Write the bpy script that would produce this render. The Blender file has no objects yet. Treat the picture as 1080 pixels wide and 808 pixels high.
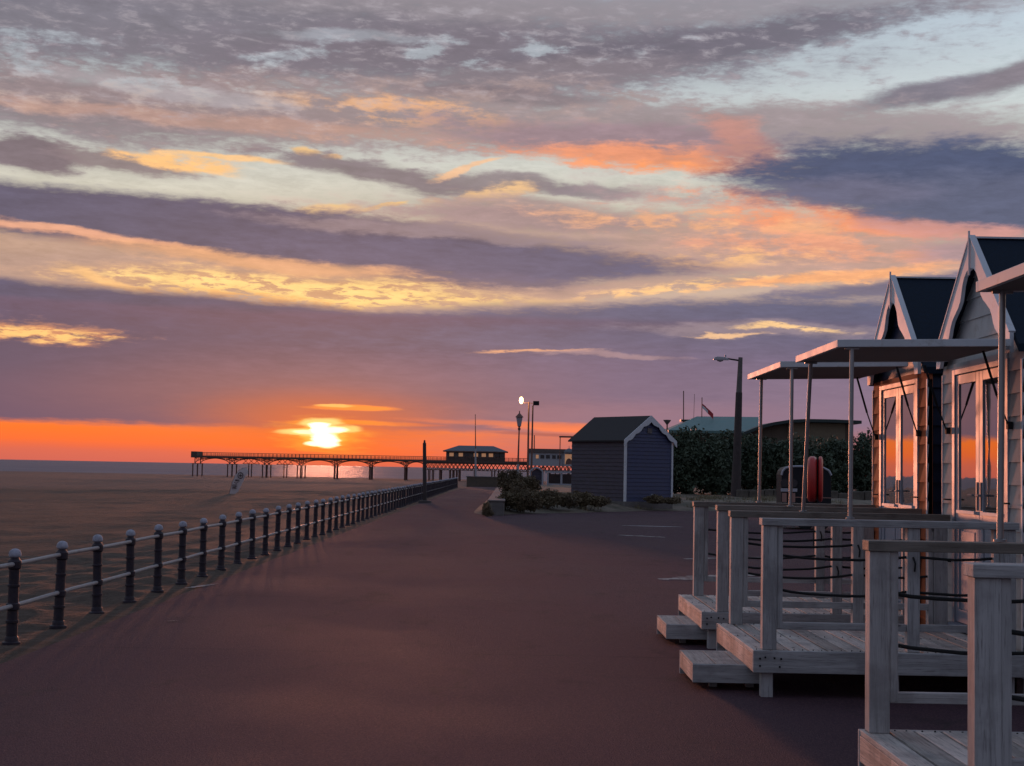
import bpy, math, random
from mathutils import Vector, Matrix, noise
R = math.radians
random.seed(7)
S = bpy.context.scene
COL = S.collection

# ---------------------------------------------------------------- camera
F_PX, EYE, PITCH, ROLL = 1500.0, 1.70, math.atan(90.5 / 1500.0), 0.019
cam_d = bpy.data.cameras.new('camera')
cam_d.sensor_width = 36.0
cam_d.lens = F_PX / 1080.0 * 36.0
cam_d.clip_start = 0.05
cam_d.clip_end = 40000.0
cam = bpy.data.objects.new('camera', cam_d)
COL.objects.link(cam)
cam.location = (0, 0, EYE)
cam.matrix_world = (Matrix.Translation((0, 0, EYE)) @ Matrix.Rotation(PITCH, 4, 'X')
                    @ Matrix.Rotation(math.pi / 2, 4, 'X') @ Matrix.Rotation(ROLL, 4, 'Z'))
S.camera = cam


def ray(px, py):
    u, v = px - 540.0, 404.0 - py
    cr, sr = math.cos(ROLL), math.sin(ROLL)
    u, v = u * cr - v * sr, u * sr + v * cr
    c, s = math.cos(PITCH), math.sin(PITCH)
    return Vector((u, F_PX * c - v * s, F_PX * s + v * c))


def at(px, py, Y):
    d = ray(px, py)
    t = Y / d.y
    return Vector((d.x * t, Y, EYE + d.z * t))


def ground(px, py, z=0.0):
    d = ray(px, py)
    t = (z - EYE) / d.z
    return Vector((d.x * t, d.y * t, z))


def srgb(r, g, b):
    f = lambda c: (c / 255 / 12.92) if c / 255 <= 0.04045 else ((c / 255 + 0.055) / 1.055) ** 2.4
    return (f(r), f(g), f(b), 1.0)


# ---------------------------------------------------------------- view
S.view_settings.view_transform = 'Standard'
S.view_settings.look = 'None'
S.view_settings.gamma = 1.0
S.view_settings.use_curve_mapping = False
S.view_settings.exposure = 0.0
S.cycles.use_denoising = True
S.cycles.max_bounces = 6
S.cycles.diffuse_bounces = 3
S.cycles.transparent_max_bounces = 12

# ---------------------------------------------------------------- sun
SUN_AZ, SUN_EL = R(-7.4), R(1.15)      # azimuth from +Y towards +X
sd = Vector((math.sin(SUN_AZ) * math.cos(SUN_EL), math.cos(SUN_AZ) * math.cos(SUN_EL), math.sin(SUN_EL)))
sun_d = bpy.data.lights.new('sun', 'SUN')
sun_d.energy = 2.0
sun_d.angle = R(3.0)          # the disc is spread by thin cloud
sun_d.color = (1.0, 0.34, 0.19)
sun = bpy.data.objects.new('sun', sun_d)
COL.objects.link(sun)
sun.rotation_euler = sd.to_track_quat('Z', 'Y').to_euler()

# ---------------------------------------------------------------- sky
world = bpy.data.worlds.new('World')
S.world = world
world.use_nodes = True
NT = world.node_tree
NT.nodes.clear()


class G:
    """small node-building helper"""
    def __init__(s, nt): s.nt = nt

    def n(s, t, **kw):
        nd = s.nt.nodes.new(t)
        for k, v in kw.items(): setattr(nd, k, v)
        return nd

    def set(s, sock, v):
        if isinstance(v, bpy.types.NodeSocket): s.nt.links.new(v, sock)
        elif v is not None: sock.default_value = v

    def m(s, op, a, b=None, c=None, clamp=False):
        nd = s.n('ShaderNodeMath', operation=op, use_clamp=clamp)
        for i, v in enumerate((a, b, c)):
            if v is not None: s.set(nd.inputs[i], v)
        return nd.outputs[0]

    def vm(s, op, a, b=None, out=0, sc=None):
        nd = s.n('ShaderNodeVectorMath', operation=op)
        s.set(nd.inputs[0], a)
        if b is not None: s.set(nd.inputs[1], b)
        if sc is not None: s.set(nd.inputs['Scale'], sc)
        return nd.outputs[out]

    def mix(s, f, a, b, bt='MIX'):
        nd = s.n('ShaderNodeMix', data_type='RGBA', blend_type=bt)
        s.set(nd.inputs[0], f); s.set(nd.inputs[6], a); s.set(nd.inputs[7], b)
        return nd.outputs[2]

    def mr(s, v, a, b, c=0.0, d=1.0, smooth=True):
        nd = s.n('ShaderNodeMapRange', interpolation_type='SMOOTHSTEP' if smooth else 'LINEAR')
        s.set(nd.inputs[0], v)
        for i, x in enumerate((a, b, c, d)): s.set(nd.inputs[i + 1], x)
        return nd.outputs[0]

    def noise(s, vec, scale, detail=4.0, rough=0.55, dist=0.0, out=0):
        nd = s.n('ShaderNodeTexNoise')
        s.set(nd.inputs['Vector'], vec)
        nd.inputs['Scale'].default_value = scale
        nd.inputs['Detail'].default_value = detail
        nd.inputs['Roughness'].default_value = rough
        nd.inputs['Distortion'].default_value = dist
        return nd.outputs[out]

    def mapping(s, vec, loc=(0, 0, 0), rot=(0, 0, 0), scale=(1, 1, 1), vt='POINT'):
        nd = s.n('ShaderNodeMapping', vector_type=vt)
        s.set(nd.inputs[0], vec)
        nd.inputs[1].default_value = loc; nd.inputs[2].default_value = rot; nd.inputs[3].default_value = scale
        return nd.outputs[0]

    def ramp(s, f, stops, interp='LINEAR'):
        nd = s.n('ShaderNodeValToRGB')
        cr = nd.color_ramp; cr.interpolation = interp
        while len(cr.elements) < len(stops): cr.elements.new(0.5)
        for e, (p, c) in zip(cr.elements, stops): e.position = p; e.color = c
        s.set(nd.inputs[0], f)
        return nd.outputs[0]


def uv_of(px, py):
    d = ray(px, py)
    return (math.atan2(d.x, d.y) * F_PX, math.atan2(d.z, math.hypot(d.x, d.y)) * F_PX)


g = G(NT)
tc = g.n('ShaderNodeTexCoord')
sep = g.n('ShaderNodeSeparateXYZ')
NT.links.new(tc.outputs['Generated'], sep.inputs[0])
X_, Y_, Z_ = sep.outputs
U = g.m('MULTIPLY', g.m('ARCTAN2', X_, Y_), F_PX)
V = g.m('MULTIPLY', g.m('ARCSINE', Z_), F_PX)
cmb = g.n('ShaderNodeCombineXYZ')
NT.links.new(U, cmb.inputs[0]); NT.links.new(V, cmb.inputs[1])
P0 = cmb.outputs[0]
# streaky cloud noise: long in azimuth, short in elevation, finer towards the horizon
Vp = g.m('MAXIMUM', V, 0.0)
lay = g.m('POWER', g.m('ADD', Vp, 25.0), 0.62)
cmb2 = g.n('ShaderNodeCombineXYZ')
NT.links.new(g.m('MULTIPLY', U, 0.0052), cmb2.inputs[0])
NT.links.new(g.m('MULTIPLY', lay, 0.21), cmb2.inputs[1])
PN = g.mapping(cmb2.outputs[0], rot=(0, 0, R(6)))
nc = g.noise(PN, 1.0, 7.0, 0.60, out=1)             # colour noise used to warp
warp = g.vm('MULTIPLY', g.vm('SUBTRACT', nc, (0.5, 0.5, 0.5)), (100.0, 40.0, 0.0))
P = g.vm('ADD', P0, warp)
wbank = g.vm('MULTIPLY', g.vm('SUBTRACT', nc, (0.5, 0.5, 0.5)), (60.0, 12.0, 0.0))
PB = g.vm('ADD', P0, wbank)                          # calmer warp for the flat banks near the horizon
n1 = g.noise(g.mapping(PN, loc=(7.3, 2.1, 0), scale=(1.6, 1.25, 1)), 1.0, 8.0, 0.64)    # medium mottling
n2 = g.noise(g.mapping(PN, loc=(1.3, 9.1, 0), rot=(0, 0, R(-10)), scale=(3.2, 3.6, 1)), 1.0, 7.0, 0.62)      # fine streaks
n3 = g.noise(g.mapping(PN, loc=(4.3, 5.1, 0), rot=(0, 0, R(8)), scale=(6.0, 8.0, 1)), 1.0, 6.0, 0.65, dist=0.3)        # ripples
n4 = g.noise(g.mapping(PN, loc=(14.3, 2.1, 0), rot=(0, 0, R(-5)), scale=(10.0, 18.0, 1)), 1.0, 4.0, 0.62)
n4c = g.m('SUBTRACT', n4, 0.5)
n1c = g.m('SUBTRACT', n1, 0.5); n2c = g.m('SUBTRACT', n2, 0.5); n3c = g.m('SUBTRACT', n3, 0.5)
fib = g.m('ADD', g.m('MULTIPLY', n1c, 1.0), g.m('ADD', g.m('MULTIPLY', n2c, 1.0), g.m('ADD', g.m('MULTIPLY', n3c, 1.0), g.m('MULTIPLY', n4c, 0.6))))

V01 = g.m('DIVIDE', V, 1200.0, clamp=True)
q = lambda v: v / 1200.0
col = g.ramp(V01, [(0.0, srgb(214, 100, 84)), (q(14), srgb(244, 106, 62)), (q(34), srgb(255, 118, 48)),
                   (q(60), srgb(226, 132, 90)), (q(150), srgb(200, 165, 150)), (q(260), srgb(206, 200, 182)),
                   (q(330), srgb(205, 209, 203)), (q(440), srgb(196, 210, 220)), (q(520), srgb(176, 194, 214)),
                   (q(1200), srgb(150, 172, 208))])


def layer(col, px, py, rx, ry, rot, rgb, op=1.0, soft=0.3, amp=0.5, tex=None, calm=False, hdr=1.0):
    u, v = uv_of(px, py)
    ma = g.n('ShaderNodeVectorMath', operation='MULTIPLY_ADD')      # keeps the layers evaluated one after another
    g.set(ma.inputs[0], col); ma.inputs[1].default_value = (1e-6, 1e-6, 1e-6); g.set(ma.inputs[2], PB if calm else P)
    loc = g.mapping(ma.outputs[0], loc=(u, v, 0), rot=(0, 0, R(rot)), scale=(rx, ry, 1), vt='TEXTURE')
    d = g.vm('LENGTH', loc, out=1)
    d = g.m('ADD', d, g.m('MULTIPLY', fib, -amp))
    mask = g.mr(d, 1.0 + soft, 1.0 - soft, 0.0, op)
    if tex:
        src, lo, hi = tex
        mask = g.m('MULTIPLY', mask, g.mr({'1': n1, '2': n2, '3': n3}[src], lo, hi, 0.0, 1.0))
    c = srgb(*rgb)
    return g.mix(mask, col, (c[0] * hdr, c[1] * hdr, c[2] * hdr, 1))


L = [
    # upper grey-mauve deck
    (250, 30, 620, 62, 0, (116, 111, 124), .93, .45, .9),
    (60, 105, 330, 38, -2, (126, 115, 125), .9, .5, 1.2),
    (470, 60, 330, 34, 3, (120, 114, 127), .85, .5, 1.3),
    (720, 8, 560, 18, 0, (146, 140, 148), .85, .6, .9),
    (735, 48, 235, 19, 6, (112, 108, 122), .95, .4, .9),
    (560, 82, 170, 16, 6, (130, 122, 132), .9, .4, .8),
    (520, 102, 130, 9, 0, (124, 114, 124), .9, .4, .6),
    (1010, 94, 125, 11, 9, (122, 116, 130), .95, .45, .7),
    (1080, 75, 60, 12, 22, (134, 126, 136), .9, .5, .6),
    (420, 125, 520, 30, -1, (150, 134, 138), .92, .5, 1.1),
    (820, 138, 330, 22, -2, (156, 144, 148), .9, .5, 1.0),
    (330, 105, 330, 20, 2, (172, 150, 146), .55, .5, 1.5, ('2', .45, .62)),
    (430, 122, 100, 13, -3, (240, 180, 130), .9, .5, 1.0, ('2', .42, .6)),
    (330, 112, 60, 6, -3, (224, 176, 140), .7, .5, 1.0, ('2', .40, .6)),
    (230, 128, 260, 7, -2, (188, 150, 138), .7, .5, 1.0),
    (170, 95, 130, 8, -4, (176, 172, 178), .6, .5, 1.0),
    (370, 42, 90, 6, 0, (165, 172, 182), .6, .5, 1.0),
    (300, 75, 560, 60, 2, (164, 154, 160), .55, .6, 1.2, ('3', .50, .70)),
    (620, 35, 520, 34, 3, (156, 154, 164), .5, .6, 1.2, ('3', .50, .70)),
    (90, 75, 200, 26, -4, (174, 186, 194), .6, .6, 1.6, ('2', .50, .64)),
    (480, 60, 160, 14, 4, (178, 190, 198), .6, .6, 1.6, ('2', .50, .62)),
    (300, 130, 330, 20, -1, (192, 154, 138), .6, .6, 1.2, ('2', .50, .66)),
    # left puffs in the clear strip
    (40, 166, 52, 17, -4, (118, 106, 116), .97, .3, .7),
    (135, 172, 65, 11, -6, (132, 118, 124), .9, .4, 1.0),
    (190, 171, 60, 8, -5, (252, 196, 130), .95, .4, 1.0, ('2', .36, .55)),
    (240, 166, 60, 4, -3, (250, 200, 140), .9, .4, .8),
    (326, 160, 16, 4, -8, (250, 204, 140), .95, .4, .4),
    (356, 166, 11, 3.5, 6, (246, 196, 138), .9, .4, .4),
    (400, 184, 120, 13, -8, (124, 114, 124), .92, .4, 1.0),
    (520, 192, 90, 10, -4, (132, 122, 130), .9, .4, .9),
    (620, 200, 60, 8, 0, (134, 124, 134), .85, .4, .9),
    (392, 220, 26, 3.2, 22, (252, 206, 136), .95, .4, .3),
    (345, 224, 26, 5, 0, (250, 206, 140), .9, .4, .8),
    (490, 208, 70, 11, 6, (248, 200, 140), .8, .45, 1.2, ('2', .42, .58)),
    (490, 176, 40, 3, 16, (248, 196, 150), .8, .4, .5),
    (560, 222, 140, 13, -3, (160, 140, 142), .9, .5, .9),
    # right: orange fringe and slate cloud
    (650, 150, 170, 17, -4, (150, 128, 138), .9, .4, .9),
    (690, 168, 135, 12, -3, (232, 150, 114), .95, .5, 1.4),
    (680, 174, 90, 6, -2, (255, 160, 104), .9, .5, 1.2, ('2', .4, .56)),
    (800, 158, 60, 16, -30, (196, 138, 126), .8, .5, 1.0),
    (770, 205, 140, 16, -6, (168, 142, 146), .75, .5, 1.2, ('1', .38, .58)),
    (800, 215, 90, 14, -8, (236, 152, 118), .85, .5, 1.3, ('2', .42, .58)),
    (640, 262, 330, 38, -2, (182, 154, 146), .92, .45, .9),
    (860, 262, 200, 34, -3, (196, 158, 146), .9, .45, .9),
    (560, 232, 160, 10, -2, (158, 136, 140), .8, .5, 1.0),
    (900, 236, 120, 12, -3, (250, 156, 112), .95, .5, 1.1, ('1', .34, .52)),
    (760, 240, 160, 12, -4, (240, 176, 132), .8, .5, 1.3, ('2', .42, .58)),
    (870, 262, 130, 13, -2, (236, 160, 128), .8, .5, 1.2, ('2', .40, .56)),
    (720, 276, 130, 10, 2, (250, 192, 134), .8, .5, 1.3, ('2', .44, .60)),
    (975, 188, 190, 40, -3, (76, 86, 116), 1.0, .28, .6),
    (1060, 216, 150, 32, -4, (92, 98, 124), 1.0, .32, .5),
    (880, 205, 80, 16, 0, (104, 104, 128), .8, .5, .8),
    (1040, 262, 80, 13, 0, (170, 142, 150), .8, .5, .9),
    (1010, 296, 190, 9, 5, (102, 100, 128), .9, .4, .7, None, True),
    (1000, 244, 90, 8, -6, (216, 152, 140), .75, .5, 1.0),
    # left dark band with peach field below
    (110, 270, 470, 38, -2, (190, 156, 138), .97, .3, .5),
    (60, 285, 300, 18, 0, (178, 148, 138), .6, .4, .6),
    (240, 244, 430, 29, -2.8, (90, 88, 112), 1.0, .22, .45, None, True),
    (60, 227, 300, 20, -1.5, (92, 90, 114), 1.0, .22, .25, None, True),
    (500, 274, 230, 17, -2, (98, 96, 122), 1.0, .35, .5, None, True),
    (480, 247, 190, 7, -2, (150, 132, 138), .75, .4, .7),
    (500, 296, 120, 10, -1, (104, 98, 122), .9, .4, .7),
    (90, 250, 150, 4.5, -5, (240, 174, 140), .85, .5, .5),
    (265, 277, 150, 8, -3, (232, 172, 128), .8, .5, .9),
    # bright ragged streak above the bank
    (320, 304, 215, 14, -1, (214, 164, 124), .8, .5, 1.0),
    (330, 307, 185, 12, -1, (255, 214, 140), 1.0, .5, 1.3, ('3', .42, .52)),
    (110, 296, 46, 5, -14, (250, 196, 134), .9, .5, .6),
    (260, 318, 150, 8, -2, (240, 176, 110), .8, .5, 1.0, ('3', .44, .6)),
    (690, 303, 200, 7, 2, (190, 156, 142), .7, .5, .9),
    (780, 301, 150, 6, 4, (252, 200, 140), .95, .5, 1.1, ('3', .44, .56)),
    (880, 292, 110, 6, 6, (250, 176, 124), .9, .5, .9),
    # the great mauve bank
    (130, 330, 440, 24, -2, (84, 84, 112), 1.0, .22, .35, None, True),
    (760, 343, 420, 25, 1, (94, 97, 126), 1.0, .3, .5, None, True),
    (300, 389, 1600, 60, 0, (97, 84, 110), 1.0, .07, .10, None, True),
    (130, 366, 620, 30, 0, (84, 80, 108), .85, .6, .5, None, True),
    (820, 362, 420, 22, 0, (96, 97, 126), .9, .5, .4, None, True),
    (860, 408, 520, 36, 0, (112, 103, 132), .9, .5, .3, None, True),
    (850, 446, 420, 18, 0, (140, 112, 132), .9, .5, .3, None, True),
    (1060, 440, 300, 50, 0, (132, 114, 138), .8, .5, .3, None, True),
    (820, 472, 330, 18, 0, (168, 112, 118), .75, .6, .3, None, True),
    (330, 418, 200, 34, 0, (136, 96, 104), .6, .8, .3, None, True),
    (340, 438, 110, 20, 0, (178, 96, 76), .65, .8, .2, None, True),
    # broken golden bits in the bank
    (35, 349, 84, 8, 1, (216, 146, 108), .85, .5, 1.2, ('2', .38, .55)),
    (38, 350, 66, 5, 1, (255, 200, 126), 1.0, .5, 1.2, ('3', .42, .55)),
    (800, 350, 130, 6, -2, (150, 134, 144), .7, .5, .7),
    (835, 351, 50, 1.9, -3, (250, 204, 146), .95, .5, .9, ('3', .34, .5)),
    (770, 354, 36, 1.4, -2, (244, 196, 150), .9, .5, .8),
    (560, 372, 64, 1.8, 0, (238, 174, 134), .85, .5, .8, ('3', .34, .5)),
    (640, 375, 70, 2.5, 0, (166, 138, 146), .7, .5, .7),
    # streaks near the sun and over the orange belt
    (376, 430, 42, 2.6, 0, (255, 150, 78), 1.0, .4, .5, None, True),
    (355, 428, 16, 1.6, 0, (255, 208, 120), .9, .4, .4, None, True),
    (378, 446, 60, 2.4, 0, (255, 150, 70), .9, .5, .6, None, True),
    (600, 451, 70, 5, -2, (252, 128, 82), .9, .5, .7, None, True),
    (560, 446, 110, 3, -1, (225, 120, 90), .7, .5, .6, None, True),
    (585, 459, 60, 2.2, -2, (160, 92, 92), .8, .5, .5, None, True),
    (440, 447, 35, 1.6, 0, (200, 104, 84), .6, .5, .4, None, True),
    (30, 478, 300, 9, 0, (206, 106, 92), .6, .8, .2, None, True),
    (730, 486, 200, 16, 0, (176, 110, 110), .6, .7, .2, None, True),
]
for l in L: col = layer(col, *l)

# mottling of all cloud tones
amt = g.mr(V, 35.0, 170.0, 0.06, 1.0)
shade = g.m('ADD', 1.0, g.m('MULTIPLY', amt, g.m('ADD', g.m('MULTIPLY', n1c, 0.30), g.m('ADD', g.m('MULTIPLY', n2c, 0.42), g.m('ADD', g.m('MULTIPLY', n3c, 0.50), g.m('MULTIPLY', n4c, 0.22))))))
col = g.mix(1.0, col, g.vm('SCALE', (1, 1, 1), sc=shade), 'MULTIPLY')

# aureole and blazing core of the low sun
su, sv = uv_of(345, 460)
dv = g.vm('SUBTRACT', PB, (su, sv, 0))
wide = g.vm('LENGTH', g.vm('MULTIPLY', g.vm('SUBTRACT', P0, (su, sv, 0)), (1 / 200., 1 / 75., 0)), out=1)
w1 = g.m('MULTIPLY', g.m('POWER', g.m('SUBTRACT', 1.0, g.m('MINIMUM', wide, 1.0)), 2.2), 0.70)
col = g.mix(w1, col, srgb(255, 112, 26))
mid = g.vm('LENGTH', g.vm('MULTIPLY', dv, (1 / 60., 1 / 22., 0)), out=1)
mid = g.m('ADD', mid, g.m('MULTIPLY', g.m('ADD', n2c, n3c), -0.9))
col = g.mix(g.mr(mid, 1.1, 0.1, 0.0, 0.85), col, (1.0, 0.42, 0.05, 1))
for ox, oy, rx, ry, f, c_ in ((0, 1, 21, 10, .8, (1.0, .58, .10, 1)), (-20, 4, 26, 3.4, .9, (1.0, .75, .25, 1)), (-2, 14, 20, 5, .9, (1.0, .75, .25, 1)), (20, 8, 18, 3.6, .85, (1.0, .72, .22, 1)),
                              (2, -3, 13, 7, 1, (2.2, 1.9, 1.2, 1)), (-3, 12, 10, 2.8, .95, (2.2, 1.9, 1.2, 1)), (-14, 4, 17, 2.0, .9, (1.6, 1.3, .7, 1)), (12, 7, 12, 3, .95, (2.0, 1.7, 1.0, 1)),
                              (-9, -7, 12, 2.4, .95, (2.0, 1.7, 1.0, 1)), (-1, 7, 9, 5, .95, (2.2, 1.9, 1.2, 1))):
    loc = g.vm('MULTIPLY', g.vm('SUBTRACT', dv, (ox, oy, 0)), (1 / rx, 1 / ry, 0))
    d = g.m('ADD', g.vm('LENGTH', loc, out=1), g.m('MULTIPLY', g.m('ADD', n3c, n2c), -0.6))
    col = g.mix(g.mr(d, 1.4, 0.7, 0.0, f), col, c_)

# sky behind and above the camera: brighter, cool eastern twilight
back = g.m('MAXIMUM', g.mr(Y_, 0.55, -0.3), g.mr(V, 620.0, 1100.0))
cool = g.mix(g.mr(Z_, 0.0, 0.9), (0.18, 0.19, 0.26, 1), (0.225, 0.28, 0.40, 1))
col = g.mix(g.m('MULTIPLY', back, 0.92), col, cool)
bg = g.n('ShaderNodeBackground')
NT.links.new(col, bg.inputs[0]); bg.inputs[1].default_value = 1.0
sky = g.n('ShaderNodeTexSky', sky_type='NISHITA')
sky.sun_disc = False
sky.sun_elevation = SUN_EL
sky.sun_rotation = SUN_AZ
sky.dust_density = 2.0
bg2 = g.n('ShaderNodeBackground')
NT.links.new(sky.outputs[0], bg2.inputs[0]); bg2.inputs[1].default_value = 0.008
add = g.n('ShaderNodeAddShader')
NT.links.new(bg.outputs[0], add.inputs[0]); NT.links.new(bg2.outputs[0], add.inputs[1])
wo = g.n('ShaderNodeOutputWorld')
NT.links.new(add.outputs[0], wo.inputs[0])
world.cycles.sampling_method = 'MANUAL'
world.cycles.sample_map_resolution = 1024

# ================================================================ helpers
class MB:
    """collects shapes; build() links them as ONE mesh object"""
    def __init__(s): s.v, s.f, s.sm = [], [], []

    def add(s, vs, fs, smooth=False):
        o = len(s.v)
        s.v += [tuple(v) for v in vs]
        s.f += [tuple(i + o for i in f) for f in fs]
        s.sm += [smooth] * len(fs)
        return s

    def box(s, x0, x1, y0, y1, z0, z1, M=None):
        vs = [Vector(p) for p in ((x0, y0, z0), (x1, y0, z0), (x1, y1, z0), (x0, y1, z0), (x0, y0, z1), (x1, y0, z1), (x1, y1, z1), (x0, y1, z1))]
        if M is not None: vs = [M @ v for v in vs]
        return s.add(vs, [(3, 2, 1, 0), (4, 5, 6, 7), (0, 1, 5, 4), (1, 2, 6, 5), (2, 3, 7, 6), (3, 0, 4, 7)])

    def tube(s, pts, r, n=8, cap=True, smooth=True):
        pts = [Vector(p) for p in pts]
        rs = r if isinstance(r, (list, tuple)) else [r] * len(pts)
        vs, fs = [], []
        up = None
        for i, p in enumerate(pts):
            d = (pts[min(i + 1, len(pts) - 1)] - pts[max(i - 1, 0)])
            d = d.normalized() if d.length > 1e-9 else Vector((0, 0, 1))
            if up is None: up = Vector((0, 0, 1)) if abs(d.z) < 0.9 else Vector((1, 0, 0))
            a = d.cross(up).normalized(); b = a.cross(d).normalized(); up = b
            for k in range(n):
                t = 2 * math.pi * k / n
                vs.append(p + (a * math.cos(t) + b * math.sin(t)) * rs[i])
        for i in range(len(pts) - 1):
            for k in range(n):
                k2 = (k + 1) % n
                fs.append((i * n + k, i * n + k2, (i + 1) * n + k2, (i + 1) * n + k))
        s.add(vs, fs, smooth)
        if cap:
            m = len(pts) - 1
            s.add(vs[:n], [tuple(range(n))]); s.add(vs[m * n:], [tuple(reversed(range(n)))])
        return s

    def lathe(s, prof, n=16, c=(0, 0, 0), smooth=True):
        vs, fs = [], []
        for r, z in prof:
            for k in range(n):
                t = 2 * math.pi * k / n
                vs.append((c[0] + r * math.cos(t), c[1] + r * math.sin(t), c[2] + z))
        for i in range(len(prof) - 1):
            for k in range(n):
                k2 = (k + 1) % n
                fs.append((i * n + k, i * n + k2, (i + 1) * n + k2, (i + 1) * n + k))
        return s.add(vs, fs, smooth)

    def prism(s, poly, a0, a1, axis='x'):
        """poly: 2-D outline, extruded along axis from a0 to a1"""
        def P(a, p):
            return {'x': (a, p[0], p[1]), 'y': (p[0], a, p[1]), 'z': (p[0], p[1], a)}[axis]
        n = len(poly)
        vs = [P(a0, p) for p in poly] + [P(a1, p) for p in poly]
        fs = [tuple(reversed(range(n))), tuple(range(n, 2 * n))]
        fs += [(i, (i + 1) % n, n + (i + 1) % n, n + i) for i in range(n)]
        return s.add(vs, fs)

    def build(s, name, mat, parent=None, bevel=0.0, loc=None, fix=True):
        me = bpy.data.meshes.new(name)
        me.from_pydata(s.v, [], s.f)
        me.polygons.foreach_set('use_smooth', s.sm)
        if fix:
            import bmesh
            bm = bmesh.new(); bm.from_mesh(me)
            bmesh.ops.recalc_face_normals(bm, faces=bm.faces)
            bm.to_mesh(me); bm.free()
        if any(s.sm) and len(s.f) < 5000: me.set_sharp_from_angle(angle=R(35))
        me.materials.append(mat)
        o = bpy.data.objects.new(name, me)
        COL.objects.link(o)
        if loc is not None: o.location = loc
        if parent is not None: o.parent = parent
        if bevel:
            b = o.modifiers.new('bevel', 'BEVEL'); b.width = bevel; b.segments = 2; b.limit_method = 'ANGLE'; b.angle_limit = R(40)
        return o


def tag(o, label=None, cat=None, group=None, kind=None):
    if label: o['label'] = label
    if cat: o['category'] = cat
    if group: o['group'] = group
    if kind: o['kind'] = kind
    return o


def thing(name, label, cat, loc=(0, 0, 0), rotz=0.0, group=None):
    o = bpy.data.objects.new(name, None)
    o.empty_display_size = 0.2
    COL.objects.link(o)
    o.location = loc; o.rotation_euler = (0, 0, rotz)
    return tag(o, label, cat, group)


def copy_tree(o, parent=None):
    kids = list(o.children)
    c = o.copy(); COL.objects.link(c)
    if parent is not None: c.parent = parent
    for k in kids: copy_tree(k, c)
    return c


# ================================================================ materials
def mat(name, base, rough=0.6, bump=0.0, bscale=30.0, var=0.12, vscale=3.0, metal=0.0, coat=0.0, stretch=(1, 1, 1), spec=0.5, dirt=None, emit=None, transl=0.0):
    m = bpy.data.materials.new(name); m.use_nodes = True
    nt = m.node_tree; G_ = G(nt); bs = nt.nodes['Principled BSDF']
    tcn = G_.n('ShaderNodeTexCoord'); vec = G_.mapping(tcn.outputs['Object'], scale=stretch)
    b = Vector(base[:3])
    lo = tuple(b * (1 - var)) + (1,); hi = tuple(min(1, c) for c in b * (1 + var)) + (1,)
    nf = G_.noise(vec, vscale, 6, 0.65)
    c = G_.mix(G_.mr(nf, 0.3, 0.7, smooth=False), lo, hi)
    if dirt:
        dn = G_.noise(vec, vscale * 2.3, 8, 0.7)
        c = G_.mix(G_.mr(dn, 0.52, 0.68, 0, dirt[1]), c, dirt[0])
    nt.links.new(c, bs.inputs['Base Color'])
    rr = G_.mr(nf, 0.2, 0.8, max(0, rough - 0.1), min(1, rough + 0.1), smooth=False)
    nt.links.new(rr, bs.inputs['Roughness'])
    bs.inputs['Metallic'].default_value = metal
    bs.inputs['Specular IOR Level'].default_value = spec
    bs.inputs['Coat Weight'].default_value = coat
    bs.inputs['Coat Roughness'].default_value = 0.25
    if bump:
        bn = G_.n('ShaderNodeBump'); bn.inputs['Strength'].default_value = 1.0; bn.inputs['Distance'].default_value = bump
        nt.links.new(G_.noise(vec, bscale, 5, 0.6), bn.inputs['Height'])
        nt.links.new(bn.outputs[0], bs.inputs['Normal'])
    if emit:
        bs.inputs['Emission Color'].default_value = emit[0]; bs.inputs['Emission Strength'].default_value = emit[1]
    return m


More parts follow.
